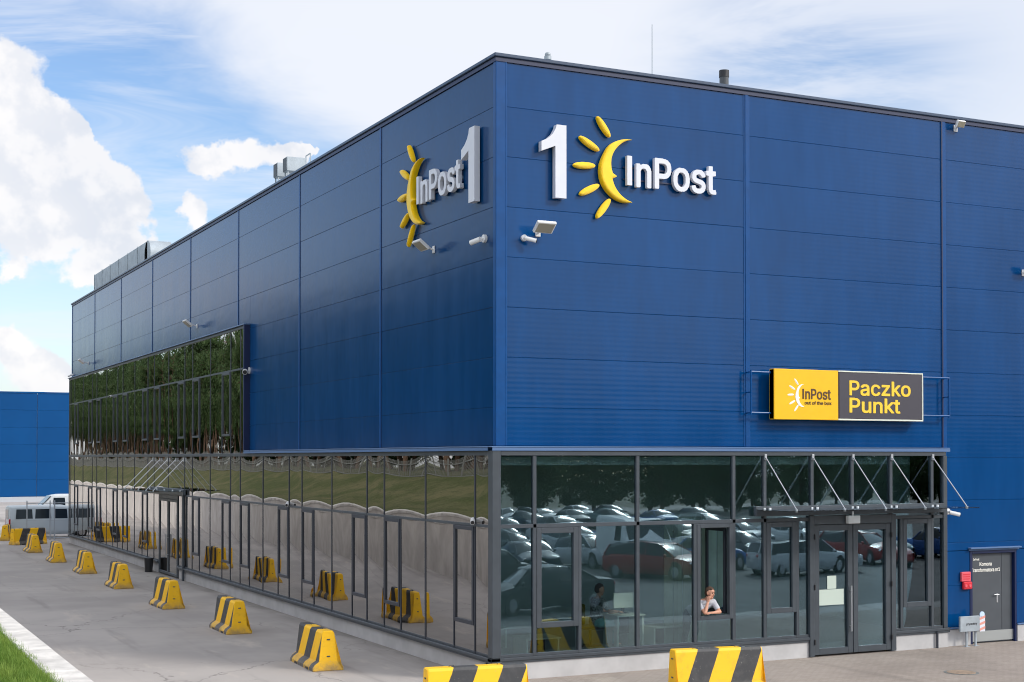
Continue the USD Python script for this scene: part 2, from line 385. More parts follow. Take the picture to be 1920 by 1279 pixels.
class MB:
    """Builds one mesh from boxes, tubes, prisms."""
    def __init__(s): s.v, s.f, s.n = [], [], 0
    def raw(s, v, f):
        v = np.asarray(v, float); f = np.asarray(f, int)
        s.v.append(v); s.f.append(f + s.n); s.n += len(v)
        return s
    def box(s, x0, x1, y0, y1, z0, z1, ch=0.0):
        x0, x1 = sorted((x0, x1)); y0, y1 = sorted((y0, y1)); z0, z1 = sorted((z0, z1))
        c = np.array([(x0 + x1) / 2, (y0 + y1) / 2, (z0 + z1) / 2]); h = np.array([x1 - x0, y1 - y0, z1 - z0]) / 2
        ch = min(ch, 0.45 * h.min() * 2)
        if ch <= 0:
            v = np.array([[(x0, x1)[i], (y0, y1)[j], (z0, z1)[k]] for i, j, k in np.ndindex(2, 2, 2)])
            return s.raw(v, _BF)
        v = np.array([[c[k] + sg[k] * (h[k] if k == ax else h[k] - ch) for k in range(3)] for ax, sg in _CV])
        return s.raw(v, _CF)
    def tube(s, a, b, r0, r1=None, n=8):
        r1 = r0 if r1 is None else r1
        a, b = np.asarray(a, float), np.asarray(b, float)
        t = b - a; t = t / np.linalg.norm(t)
        u = np.cross(t, [0, 0, 1.0] if abs(t[2]) < .9 else [1.0, 0, 0]); u /= np.linalg.norm(u); w = np.cross(t, u)
        an = np.arange(n) * 2 * math.pi / n
        ring = np.cos(an)[:, None] * u + np.sin(an)[:, None] * w
        v = np.vstack([a + ring * r0, b + ring * r1, a, b])
        i = np.arange(n); j = (i + 1) % n
        f = np.vstack([np.stack([i, j, j + n], 1), np.stack([i, j + n, i + n], 1), np.stack([j, i, np.full(n, 2 * n)], 1), np.stack([i + n, j + n, np.full(n, 2 * n + 1)], 1)])
        return s.raw(v, f)
    def path(s, pts, r, n=8):
        for a, b in zip(pts[:-1], pts[1:]): s.tube(a, b, r, r, n)
        return s
    def mesh(s, m, move=(0, 0, 0)):
        return s.raw(np.asarray(m.vertices) + np.asarray(move, float), m.faces)
    def ball(s, c, r, sub=2):
        m = trimesh.creation.icosphere(sub)
        return s.raw(np.asarray(m.vertices) * np.asarray(r, float) + np.asarray(c, float), m.faces)
    def out(s):
        return np.vstack(s.v), np.vstack(s.f)


class Face:
    """A wall: u runs along it, z up, n outwards. Front: (u, -n, z). Left: (-n, u, z)."""
    def __init__(s, left): s.left = left
    def pt(s, u, n, z): return (-n, u, z) if s.left else (u, -n, z)
    def box(s, mb, u0, u1, n0, n1, z0, z1, ch=0.0):
        return mb.box(-n1, -n0, u0, u1, z0, z1, ch) if s.left else mb.box(u0, u1, -n1, -n0, z0, z1, ch)
    def tube(s, mb, a, b, r, r1=None, n=8): return mb.tube(s.pt(*a), s.pt(*b), r, r1, n)
    def pane(s, u0, u1, z0, z1, n, bulge=0.003, tilt=0.0, yaw=0.0, thick=0.012, g=7):
        """A glass pane as a thin closed sheet, faintly pillowed and set a hair out of true as sealed units are."""
        a = np.linspace(0, 1, g)
        U, Z = np.meshgrid(a, a, indexing='ij')
        pil = bulge * (4 * U * (1 - U)) ** 1.0 * (4 * Z * (1 - Z)) ** 1.0
        off = n + pil - tilt * (Z - 0.5) * (z1 - z0) + yaw * (U - 0.5) * (u1 - u0)
        uu, zz = u0 + U * (u1 - u0), z0 + Z * (z1 - z0)
        P = []
        for d in (0, -thick):
            o = off + d
            P.append(np.stack([-o, uu, zz] if s.left else [uu, -o, zz], -1).reshape(-1, 3))
        idx = np.arange(g * g).reshape(g, g)
        q = np.stack([idx[:-1, :-1], idx[1:, :-1], idx[1:, 1:], idx[:-1, 1:]], -1).reshape(-1, 4)
        tri = np.vstack([q[:, [0, 1, 2]], q[:, [0, 2, 3]]])
        if s.left: tri = tri[:, ::-1]
        loop = np.concatenate([idx[:-1, 0], idx[-1, :-1], idx[:0:-1, -1], idx[0, :0:-1]])
        nx = np.roll(loop, -1)
        side = np.vstack([np.stack([nx, loop, loop + g * g], 1), np.stack([nx, loop + g * g, nx + g * g], 1)])
        if s.left: side = side[:, ::-1]
        return np.vstack(P), np.vstack([tri, tri[:, ::-1] + g * g, side])


FR, LE = Face(False), Face(True)
H = 12.87
ROWS = [12.70] + [11.79 - 1.033 * k for k in range(12)]
END_Y, END_X = 52.9, 24.0
LBAY = [0.0, 6.62, 13.12, 19.68, 26.27, 32.82, 39.42, 46.1, END_Y]
FBAY = [0.0, 6.22, 12.0, 18.0, END_X]

# ------------------------------------------------------------------ ground, road, bank
def sheet(x0, x1, y0, y1, z, nx=1, ny=1):
    xs, ys = np.linspace(x0, x1, nx + 1), np.linspace(y0, y1, ny + 1)
    X, Y = np.meshgrid(xs, ys, indexing='ij')
    v = np.stack([X, Y, np.full_like(X, z)], -1).reshape(-1, 3)
    i = np.arange((nx + 1) * (ny + 1)).reshape(nx + 1, ny + 1)
    q = np.stack([i[:-1, :-1], i[1:, :-1], i[1:, 1:], i[:-1, 1:]], -1).reshape(-1, 4)
    return v, q


tag(put('ground', sheet(-2500, 2500, -2500, 2500, -0.03), 'field'), kind='structure')
tag(put('road', sheet(-10.0, 120, -120, 160, 0.0), 'road'), kind='structure')
tag(put('car_park', sheet(-9.5, 110, -86, -9.0, 0.004), 'asphalt'), kind='structure')
tag(put('pavement', sheet(-0.35, END_X, -7.5, 0.2, 0.004), 'paving'), kind='structure')

WALL_X, WALL_Z = -9.9, 2.2


def bank_height(x):
    x = np.asarray(x, float)
    t = np.clip((WALL_X - 0.34 - x) / 12.0, 0, 1)
    return 2.12 + 1.85 * t * t * (3 - 2 * t) + 0.02 * 0


def bank():
    xs = np.concatenate([np.linspace(-10.25, -24, 28), [-40, -120, -260]])
    ys = np.concatenate([np.linspace(-90, 40, 90), np.linspace(42, 280, 80)])
    X, Y = np.meshgrid(xs, ys, indexing='ij')
    Z = bank_height(X) + (meshkit.fbm(np.stack([X * .35, Y * .35, X * 0], -1), 3, 3) - .5) * 0.30 * np.clip((-10.25 - X) / 2.0, 0, 1)
    v = np.stack([X, Y, Z], -1).reshape(-1, 3)
    i = np.arange(len(xs) * len(ys)).reshape(len(xs), len(ys))
    q = np.stack([i[:-1, :-1], i[:-1, 1:], i[1:, 1:], i[1:, :-1]], -1).reshape(-1, 4)
    return (v, q)


tag(put('grass_bank', bank(), 'turf', smooth=True), kind='structure')

w = thing('retaining_wall', 'long pale concrete retaining wall with flat coping along the road and grass bank', 'wall')
y = -60.0
for k in range(32):                                                     # cast sections with open joints
    y1 = y + 6.0
    put('wall_section', MB().box(-10.18, WALL_X - 0.02, y + .008, y1 - .008, -0.1, 2.06, 0.012), 'concrete', w)
    y = y1
y = -60.0
for k in range(96):
    dz = rng.normal(0, .004)
    put('coping_slab', MB().box(-10.27, WALL_X + rng.normal(0, .004), y + .006, y + 1.994, 2.064, WALL_Z + dz, 0.018), 'cap_stone', w)
    y += 2.0


# grass by the camera
def tuft(seed):
    r = np.random.default_rng(seed)
    V, F = [], []
    for k in range(16):
        a = r.uniform(0, 2 * math.pi); h = r.uniform(.05, .17); b = r.normal(0, .035, 2); lean = r.uniform(.02, .10)
        d = np.array([math.cos(a), math.sin(a)]); s = np.array([-d[1], d[0]]) * r.uniform(.0025, .005)
        base = np.array([b[0], b[1], -.01]); mid = np.array([*(b + d * lean * .4), h * .65]); tip = np.array([*(b + d * lean), h])
        n = len(V)
        V += [base - [*s, 0], base + [*s, 0], mid - [*s * .8, 0], mid + [*s * .8, 0], tip]
        F += [[n, n + 1, n + 3], [n, n + 3, n + 2], [n + 2, n + 3, n + 4]]
    return np.array(V), np.array(F)


pi = UsdGeom.PointInstancer.Define(stage, '/World/grass')
protos = []
for k in range(3):
    usdkit.mesh(stage, f'/World/grass/tuft_{k + 1:03d}', tuft(k), M['blades'])
    protos.append(f'/World/grass/tuft_{k + 1:03d}')
pi.CreatePrototypesRel().SetTargets([Sdf.Path(p) for p in protos])
n = 15000
gx = -10.24 - 3.4 * rng.random(n) ** 1.5; gy = -16 + 17 * rng.random(n)
gz = bank_height(gx) + (meshkit.fbm(np.stack([gx * .35, gy * .35, gx * 0], -1), 3, 3) - .5) * .30 * np.clip((-10.25 - gx) / 2, 0, 1)
pi.CreatePositionsAttr(Vt.Vec3fArray.FromNumpy(np.stack([gx, gy, gz], 1).astype(np.float32)))
pi.CreateProtoIndicesAttr(Vt.IntArray.FromNumpy(rng.integers(0, 3, n).astype(np.int32)))
an = rng.random(n) * math.pi
q = np.zeros((n, 4)); q[:, 0] = np.cos(an); q[:, 3] = np.sin(an)
pi.CreateOrientationsAttr(Vt.QuathArray([Gf.Quath(float(a[0]), 0, 0, float(a[3])) for a in q]))
sc = rng.uniform(.5, 1.25, n) * np.where(gx > -10.4, .7, 1)
pi.CreateScalesAttr(Vt.Vec3fArray.FromNumpy(np.stack([sc] * 3, 1).astype(np.float32)))
tag(pi.GetPrim(), 'bright green mown grass behind the white coping', 'grass', kind='stuff')

# ------------------------------------------------------------------ the warehouse
W = thing('warehouse', 'big blue metal-clad warehouse with mirror-glazed ground floor and lettered corner', 'warehouse')
# core
put('inner_wall', MB().box(.13, END_X, .11, .20, 4.63, 12.6), 'trim', W)
put('inner_wall', MB().box(12.0, END_X, .16, .24, 0, 4.62), 'trim_dark', W)
put('inner_wall', MB().box(.11, .125, .21, 18.25, 4.63, 12.6), 'trim', W)
put('inner_wall', MB().box(.11, .2, 18.26, END_Y - .1, 8.8, 12.6), 'trim_dark', W)
put('back_wall', MB().box(.11, END_X, END_Y - .08, END_Y, 0, 12.6), 'trim', W)
put('side_wall', MB().box(END_X - .08, END_X, .21, END_Y - .09, 0, 12.6), 'trim', W)
put('roof', MB().box(.11, END_X - .1, .21, END_Y - .1, 12.45, 12.55), 'zinc', W)
put('floor_slab', MB().box(.06, END_X - .1, .06, END_Y - .1, .05, .30), 'interior_floor', W)
put('floor_slab', MB().box(.13, END_X - .1, .21, END_Y - .1, 4.40, 4.58), 'interior', W)
put('ceiling', MB().box(.21, 6, 18.3, END_Y - .1, 8.72, 8.79), 'interior', W)
put('partition', MB().box(6.0, 6.1, 5.6, END_Y - .1, .31, 4.39), 'interior', W)
put('partition', MB().box(.2, 11.9, 5.5, 5.6, .31, 4.39), 'interior', W)
put('partition', MB().box(11.9, 12.0, .25, 5.5, .31, 4.39), 'interior', W)
put('partition', MB().box(6.0, 6.1, 18.3, END_Y - .1, 4.6, 8.7), 'interior', W)
put('partition', MB().box(.2, 6.0, 18.26, 18.36, 4.6, 8.7), 'interior', W)


def panel(face, u0, u1, z0, z1, mat):
    put('cladding_panel', face.box(MB(), u0 + .003, u1 - .003, -.10, rng.normal(0, .0012), z0 + .002, z1 - .002, .005), mat, W)


for b in range(4):                                                      # front
    u0, u1 = FBAY[b], FBAY[b + 1]
    for k in range(12):
        zt, zb = ROWS[k], ROWS[k + 1]
        if b < 2:
            if zt <= 4.9: break
            panel(FR, u0, u1, max(zb, 4.80), zt, 'clad_front')
        else:
            zb = max(zb, .45)
            if zt <= .5: break
            if b == 2 and zb < 2.27:
                if zt > 2.4: panel(FR, u0, u1, 2.30, zt, 'clad_front')
                zt2 = min(zt, 2.29)
                panel(FR, u0, 12.80, zb, zt2, 'clad_front'); panel(FR, 14.34, u1, zb, zt2, 'clad_front')
            else:
                panel(FR, u0, u1, zb, zt, 'clad_front')
SPLIT = 18.28
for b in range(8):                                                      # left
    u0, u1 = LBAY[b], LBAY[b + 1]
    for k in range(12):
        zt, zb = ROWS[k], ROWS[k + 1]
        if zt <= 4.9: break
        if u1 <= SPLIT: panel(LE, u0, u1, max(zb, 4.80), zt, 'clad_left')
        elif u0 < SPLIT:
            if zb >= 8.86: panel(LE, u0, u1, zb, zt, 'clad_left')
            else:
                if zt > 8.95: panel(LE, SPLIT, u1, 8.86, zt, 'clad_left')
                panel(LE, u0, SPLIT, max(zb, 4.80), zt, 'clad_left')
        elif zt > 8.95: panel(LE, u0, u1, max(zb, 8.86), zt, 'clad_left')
# vertical joint trims, corner trim, capping, flashings
for u in FBAY[1:4]:
    z0 = 4.80 if u < 12 else .45
    put('joint_trim', FR.box(FR.box(MB(), u - .085, u + .085, .002, .010, z0, 12.71, .004), u - .045, u + .045, .009, .024, z0, 12.71, .006), 'trim', W)
put('joint_gap', FR.box(MB(), 11.93, 11.965, .011, .0265, 4.80, 12.71), 'trim_dark', W)
for u in LBAY[1:-1]:
    z0 = 4.80 if u < SPLIT else 8.86
    put('joint_trim', LE.box(MB(), u - .045, u + .045, .002, .016, z0, 12.71, .005), 'trim', W)
    put('joint_gap', LE.box(MB(), u - .075, u - .047, .0025, .009, z0, 12.71), 'trim_dark', W)
put('corner_trim', MB().box(-.016, .20, -.016, -.003, 4.80, 12.72, .005).box(-.0165, -.003, -.002, .13, 4.80, 12.72, .005).box(.195, .235, -.022, -.003, 4.80, 12.715, .006), 'trim', W)
put('corner_trim', MB().box(-.016, -.003, END_Y - .14, END_Y + .016, 8.86, 12.72, .005), 'trim', W)
put('parapet_cap', MB().box(-.07, END_X + .07, -.07, .35, 12.795, H, .012), 'cap', W)
put('parapet_cap', MB().box(-.07, .35, .352, END_Y + .07, 12.795, H, .012), 'cap', W)
put('parapet_shadow_gap', MB().box(-.03, END_X, -.03, .1, 12.705, 12.794).box(-.03, .1, .101, END_Y, 12.705, 12.794), 'trim_dark', W)  # dark strip painted in for the shadow below the capping
put('drip_flashing', MB().box(-.20, 12.03, -.175, .0, 4.770, 4.793, .006).box(-.172, 12.03, -.172, -.16, 4.70, 4.764), 'flash', W)
put('drip_flashing', MB().box(-.205, .0, .001, SPLIT, 4.770, 4.793, .006).box(-.20, -.188, .001, SPLIT, 4.70, 4.764), 'flash', W)
put('drip_flashing', MB().box(-.21, .0, SPLIT - .05, END_Y + .1, 8.815, 8.85, .008), 'flash', W)
put('reveal_panel', MB().box(-.185, -.003, SPLIT - .02, SPLIT, 4.80, 8.814).box(-.19, -.165, SPLIT + .001, SPLIT + .10, 4.80, 8.813), 'trim_dark', W)
put('base_flashing', FR.box(FR.box(MB(), 12.05, 12.80, .0, .05, .41, .448, .006), 14.34, END_X, .0, .05, .41, .448, .006), 'flash', W)
# plinth and sill
put('plinth', FR.box(MB(), -.10, 7.88, -.3, .10, -.05, .36, .01), 'plinth', W)
put('plinth', FR.box(FR.box(MB(), 10.26, 12.02, -.3, .10, -.05, .36, .01), 12.021, 12.80, -.15, .03, -.05, .40, .01), 'plinth', W)
put('plinth', FR.box(MB(), 14.34, END_X, -.15, .03, -.05, .40, .01), 'plinth', W)
put('plinth', LE.box(MB(), .101, 27.55, -.3, .10, -.05, .36, .01), 'plinth', W)
put('plinth', LE.box(MB(), 30.85, END_Y, -.3, .10, -.05, .36, .01), 'plinth', W)
for face, a, b in ((FR, -.19, 7.86), (FR, 10.28, 12.04), (LE, -.15, 27.53), (LE, 30.87, END_Y + .05)):
    put('sill', face.box(face.box(MB(), a, b, -.02, .19 if face is LE else .15, .405, .47, .008), a, b, -.02, .165 if face is LE else .13, .361, .404), 'frame', W)

# --- glazing -------------------------------------------------------------------------------------------------
NG, NF = {True: .12, False: .08}, {True: .142, False: .125}               # glass plane, frame front


def bar(face, u0, u1, z0, z1, extra=0.0, mat='frame', name='mullion', back=.02):
    put(name, face.box(MB(), u0, u1, back, NF[face.left] + extra, z0, z1, .006), mat, W)


def glass(face, u0, u1, z0, z1, parent=None, tilt=None, name='pane'):
    area = (u1 - u0) * (z1 - z0)
    bl = (0.0060 if face.left else 0.0020) * min(1.0, area / 2.0) * rng.uniform(.7, 1.3)
    t = rng.normal(0, .0006) if tilt is None else tilt + rng.normal(0, .0008)
    return put(name, face.pane(u0, u1, z0, z1, NG[face.left], bl, t, rng.normal(0, .0007 if face.left else .0012)), 'glass_left' if face.left else 'glass', parent or W, smooth=40)


def window(face, u0, u1, z0, z1, fw=.11, mat='frame', tilt=None, opened=False, name='window'):
    n1 = NF[face.left] + .012
    mb = MB()
    face.box(mb, u0, u0 + fw, .03, n1, z0, z1, .006); face.box(mb, u1 - fw, u1, .03, n1, z0, z1, .006)
    face.box(mb, u0 + fw, u1 - fw, .03, n1, z1 - fw, z1, .006); face.box(mb, u0 + fw, u1 - fw, .03, n1, z0, z0 + fw, .006)
    p = put(name, mb, mat, W)
    if not opened: glass(face, u0 + fw, u1 - fw, z0 + fw, z1 - fw, p, tilt)
    return p


ZS, ZT, ZH = .472, 3.15, 4.60     # sill, transom, head
P, A0 = 6.45, .78
TL = -.0015

# left, ground floor and first floor
bar(LE, -.10, .06, ZS, ZH + .1, .02, name='corner_post', back=-.05)
put('corner_post', FR.box(MB(), -.17, .03, .03, .16, ZS, ZH + .1, .012), 'frame', W)
put('head_rail', LE.box(MB(), .0, END_Y, -.02, NF[True] + .012, ZH, 4.698, .006), 'frame', W)
put('transom', LE.box(MB(), .06, END_Y, .02, NF[True] - .012, ZT - .03, ZT + .03, .004), 'frame', W)
put('base_rail', LE.box(LE.box(MB(), .06, 27.5, .02, NF[True] - .02, ZS, ZS + .05, .004), 30.9, END_Y, .02, NF[True] - .02, ZS, ZS + .05, .004), 'frame', W)
put('head_rail', LE.box(MB(), SPLIT + .1, END_Y + .05, -.02, NF[True] + .012, 8.72, 8.812, .006), 'frame', W)
put('transom', LE.box(MB(), SPLIT + .1, END_Y, .02, NF[True] - .012, 7.40, 7.46, .004), 'frame', W)
bar(LE, END_Y - .06, END_Y + .05, ZS, 8.71, name='corner_post')


def thinbar(u, z0, z1, up):
    put('mullion', LE.box(MB(), u - .028, u + .028, .02, NF[True] - .008, z0, z1, .004), 'frame_dark', W)


us = [.06]
for k in range(9):
    A = A0 + P * k
    us += [A, A + 2.67, A + 5.25]
us = [u for u in us if u < END_Y - .3] + [END_Y - .06]
for i, (a, b) in enumerate(zip(us[:-1], us[1:])):
    if i: thinbar(a, ZS, ZH, False)
    g0, g1 = a + .03, b - .03
    glass(LE, g0, g1, ZT + .03, ZH, tilt=TL)
    kind = (i - 1) % 3 if i else 9                                       # 0: A-B, 1: B-C, 2: C-A'
    door_zone = 26.4 < a < 31.0
    lo = (ZS + .05, ZT - .03)
    if door_zone:
        if kind == 0: glass(LE, a + .03, 27.5, *lo, tilt=TL)
        elif kind == 1: glass(LE, 30.88, g1, *lo, tilt=TL)
    elif kind == 0 and b - a > 2:
        window(LE, a + .03, a + 1.05, 1.05, ZT - .035, .085, 'frame_dark', TL); glass(LE, a + .05, a + 1.03, ZS + .05, 1.05, tilt=TL)
        thinbar(a + 1.08, ZS, ZT - .03, False); glass(LE, a + 1.11, g1, *lo, tilt=TL)
    elif kind == 1 and b - a > 2:
        window(LE, b - 1.05, b - .03, 1.05, ZT - .035, .085, 'frame_dark', TL); glass(LE, b - 1.03, b - .05, ZS + .05, 1.05, tilt=TL)
        thinbar(b - 1.08, ZS, ZT - .03, False); glass(LE, g0, b - 1.11, *lo, tilt=TL)
    else:
        glass(LE, g0, g1, *lo, tilt=TL)
    # first floor
    if b > SPLIT + .5:
        a2 = max(a, SPLIT + .1); g0 = a2 + .03
        if a > SPLIT: thinbar(a, 4.70, 8.72, True)
        glass(LE, g0, g1, 7.46, 8.72, tilt=TL)
        if kind == 0 and b - a2 > 2:
            window(LE, a + .03, a + 1.05, 5.28, 7.395, .07, 'frame', TL); glass(LE, a + .05, a + 1.03, 4.70, 5.28, tilt=TL)
            thinbar(a + 1.08, 4.70, 7.40, True); glass(LE, a + 1.11, g1, 4.70, 7.40, tilt=TL)
        elif kind == 1 and b - a2 > 2:
            window(LE, b - 1.05, b - .03, 5.28, 7.395, .07, 'frame', TL); glass(LE, b - 1.03, b - .05, 4.70, 5.28, tilt=TL)
            thinbar(b - 1.08, 4.70, 7.40, True); glass(LE, g0, b - 1.11, 4.70, 7.40, tilt=TL)
        else: glass(LE, g0, g1, 4.70, 7.40, tilt=TL)


def door_leaf(face, u0, u1, z0, z1, handle_u, z_handle, name='glass_door', notices=()):
    p = window(face, u0, u1, z0, z1, .10 if face.left else .14, 'frame', .001, name=name)
    mb = MB()
    n = NF[face.left] + .07
    face.tube(mb, (handle_u, n, z_handle[0]), (handle_u, n, z_handle[1]), .018)
    for z in (z_handle[0] + .12, z_handle[1] - .12): face.tube(mb, (handle_u, n, z), (handle_u, NF[face.left], z), .012)
    if z_handle[1] > 1: put('handle', mb, 'steel', p, smooth=40)
    for (a, b, c, d) in notices:
        put('notice', face.box(MB(), a, b, NG[face.left] + .007, NG[face.left] + .010, c, d), 'paper', p)
    return p


# left entrance doors
put('door_frame', LE.box(LE.box(LE.box(MB(), 27.55, 27.62, .0, .145, .02, ZT - .03, .006), 30.78, 30.85, .0, .145, .02, ZT - .03, .006), 27.62, 30.78, .0, .145, 2.98, ZT - .03, .006), 'frame', W)
door_leaf(LE, 27.63, 29.19, .04, 2.97, 29.10, (.7, 1.6)); door_leaf(LE, 29.21, 30.77, .04, 2.97, 29.30, (.7, 1.6))
put('pilaster', LE.box(MB(), 26.46, 26.60, .145, .22, .0, 3.30, .012), 'frame', W)
# front
TF = 0.0
mulls = [.82, 3.30, 5.78, 6.62, 7.94, 9.10, 10.25, 11.51]
put('head_rail', FR.box(MB(), .035, 11.93, -.02, NF[False] + .02, ZH, 4.698, .006), 'frame', W)
bar(FR, 11.84, 11.96, ZS, ZH - .002, .02, name='end_post')
put('transom', FR.box(FR.box(MB(), .035, 7.86, .02, NF[False], ZT - .04, ZT + .04, .004), 10.34, 11.83, .02, NF[False], ZT - .04, ZT + .04, .004), 'frame', W)
put('base_rail', FR.box(FR.box(MB(), .035, 7.84, .02, NF[False] - .005, ZS, ZS + .06, .004), 10.36, 11.83, .02, NF[False] - .005, ZS, ZS + .06, .004), 'frame', W)
put('door_frame', FR.box(FR.box(FR.box(MB(), 7.84, 7.97, .0, .16, .02, ZT + .08, .006), 10.22, 10.36, .0, .16, .02, ZT + .08, .006), 7.97, 10.22, .0, .16, 3.03, ZT + .08, .006), 'frame', W)
prev = .035
for u in mulls + [11.84]:
    if u < 11.8: bar(FR, u - .04, u + .04, (ZT + .08) if 7.9 < u < 10.3 else ZS, ZH)
    glass(FR, prev + (.0 if prev < .1 else .04), u - .04 if u < 11.8 else u, ZT + .04, ZH, tilt=.006)
    prev = u
TL2 = .0035
LO = (ZS + .06, ZT - .04)
glass(FR, .035, .78, *LO, tilt=TL2)
window(FR, .86, 1.84, 1.04, ZT - .045, .115, tilt=TL2); glass(FR, .90, 1.80, ZS + .06, 1.04, tilt=TL2); bar(FR, 1.845, 1.92, ZS, ZT - .04)
glass(FR, 1.92, 3.26, *LO, tilt=TL2); glass(FR, 3.34, 4.72, *LO, tilt=TL2); bar(FR, 4.72, 4.80, ZS, ZT - .04)
window(FR, 4.80, 5.74, 1.0, ZT - .045, .09, opened=True)
glass(FR, 4.84, 5.72, ZS + .06, 1.0, tilt=TL2)
sash = MB().box(5.64, 5.69, .03, .11, 1.1, 3.0).box(5.64, 5.69, .73, .81, 1.1, 3.0).box(5.64, 5.69, .11, .73, 2.92, 3.0).box(5.64, 5.69, .11, .73, 1.1, 1.18)
sp = put('open_sash', sash, 'frame_dark', W)
put('pane', MB().box(5.66, 5.67, .112, .728, 1.182, 2.918), 'glass', sp)
glass(FR, 5.82, 6.58, *LO, tilt=TL2)
window(FR, 6.66, 7.48, 1.06, ZT - .045, .115, tilt=TL2); glass(FR, 6.70, 7.44, ZS + .06, 1.06, tilt=TL2); bar(FR, 7.485, 7.56, ZS, ZT - .04)
glass(FR, 7.56, 7.84, *LO, tilt=TL2)
door_leaf(FR, 7.98, 9.085, .05, 3.02, 9.00, (.55, 1.60), notices=[(8.38, 8.64, 1.54, 1.84), (8.14, 8.86, 1.17, 1.53)])
door_leaf(FR, 9.105, 10.21, .05, 3.02, 9.20, (.5, .9))
for zz in (2.75, 1.6, .35):
    put('hinge', FR.box(FR.box(MB(), 7.955, 7.985, .15, .185, zz - .06, zz + .06), 10.205, 10.235, .15, .185, zz - .06, zz + .06), 'black', W)
glass(FR, 10.36, 10.52, *LO, tilt=TL2); bar(FR, 10.52, 10.60, ZS, ZT - .04)
window(FR, 10.60, 11.46, 1.02, ZT - .045, .115, tilt=TL2); glass(FR, 10.64, 11.42, ZS + .06, 1.02, tilt=TL2)
glass(FR, 11.55, 11.84, *LO, tilt=TL2)
# steel door of the transformer room
dr = put('steel_door', FR.box(MB(), 12.90, 13.925, -.14, -.085, .02, 2.20, .006), 'door', W)
mb = MB(); FR.box(mb, 13.75, 13.80, -.085, -.075, .98, 1.195, .004); FR.tube(mb, (13.775, -.08, 1.18), (13.775, -.03, 1.18), .012); FR.tube(mb, (13.785, -.03, 1.18), (13.63, -.03, 1.18), .013)
put('handle', mb, 'steel', dr, smooth=40)
dr2 = put('steel_door', FR.box(MB(), 13.933, 14.27, -.14, -.086, .02, 2.20, .006), 'door', W)
put('door_frame', FR.box(FR.box(FR.box(MB(), 12.81, 12.89, -.15, .004, .0, 2.28, .005), 14.28, 14.335, -.15, .004, .0, 2.28, .005), 12.89, 14.28, -.15, .004, 2.21, 2.28, .005), 'trim_dark', W)
put('lintel_flashing', FR.box(FR.box(MB(), 12.74, 14.42, .0, .11, 2.33, 2.365, .006), 12.76, 14.40, .0, .03, 2.285, 2.329), 'flash', W)


def flat_text(text, h, depth, width=None, bold=True):
    m = meshkit.text_mesh(text, h, depth, bold)
    v = np.array(m.vertices); v[:, 0] -= v[:, 0].min()
    if width: v[:, 0] *= width / v[:, 0].max()
    return trimesh.Trimesh(v, m.faces, process=False)


def text_front(m, u, n, z):
    """xy-plane lettering stood up on the front wall."""
    v = np.array(m.vertices)
    return np.stack([u + v[:, 0], -(n + v[:, 2]), z + v[:, 1]], 1), np.array(m.faces)


for t, h, wd, u, z in (('Komora', .085, .40, 13.20, 1.90), ('Transformatora nr1', .085, .94, 12.93, 1.755), ('InPost', .05, .20, 12.99, 2.035)):
    put('lettering', text_front(flat_text(t, h, .004, wd), u, -.084, z), 'letter_white', dr if u + wd < 13.92 else dr)

# ------------------------------------------------------------------ signs on the walls
def spline(p, n=6, closed=False):
    from scipy.interpolate import splprep, splev
    p = np.asarray(p, float)
    tck, _ = splprep(p.T, s=0, k=min(3, len(p) - 1))
    return np.array(splev(np.linspace(0, 1, n * len(p)), tck)).T


# the emblem's outline in metres on the front wall (u along the wall, z up): outer arc, lower inner arc, nose, upper inner arc
_outer = [(3.176, 11.371), (2.98, 11.365), (2.779, 11.305), (2.625, 11.21), (2.494, 11.024), (2.396, 10.803), (2.374, 10.615), (2.411, 10.432), (2.517, 10.256), (2.685, 10.11), (2.885, 10.025), (3.174, 10.029)]
_inner_a = [(3.174, 10.029), (3.04, 10.072), (2.886, 10.166), (2.769, 10.29), (2.707, 10.405), (2.68, 10.496)]
_inner_b = [(2.686, 10.616), (2.652, 10.746), (2.653, 10.893), (2.702, 11.044), (2.81, 11.188), (2.964, 11.305), (3.176, 11.371)]
_nose = [(2.738, 10.519), (2.794, 10.554), (2.738, 10.589)]
CRESCENT = np.vstack([spline(_outer)[:-1], spline(_inner_a), _nose, spline(_inner_b)[:-1]])
RAYS = [np.array(r) for r in ([(2.324, 11.799), (2.647, 11.38)], [(1.889, 11.328), (2.384, 11.067)], [(1.748, 10.709), (2.286, 10.74)], [(1.9, 10.099), (2.383, 10.345)], [(2.31, 9.629), (2.652, 10.067)])]
SUN_C = np.array([2.62, 10.75])


def puffed(outline, depth, bevel):
    """Extruded outline with a rounded-over front edge."""
    from shapely.geometry import Polygon
    poly = Polygon(outline).buffer(0)
    if poly.geom_type != 'Polygon': poly = max(poly.geoms, key=lambda g: g.area)
    parts, layers = [], 5
    m = trimesh.creation.extrude_polygon(poly, depth - bevel, engine='earcut'); parts.append(m)
    for k in range(layers):
        a0, a1 = k / layers * math.pi / 2, (k + 1) / layers * math.pi / 2
        q = poly.buffer(-bevel * (1 - math.cos(a1)))
        if q.is_empty: break
        zz0, zz1 = depth - bevel + bevel * math.sin(a0), depth - bevel + bevel * math.sin(a1)
        for g in getattr(q, 'geoms', [q]):
            e = trimesh.creation.extrude_polygon(g, zz1 - zz0 + .001, engine='earcut'); e.apply_translation([0, 0, zz0 - .001]); parts.append(e)
    return trimesh.util.concatenate(parts)


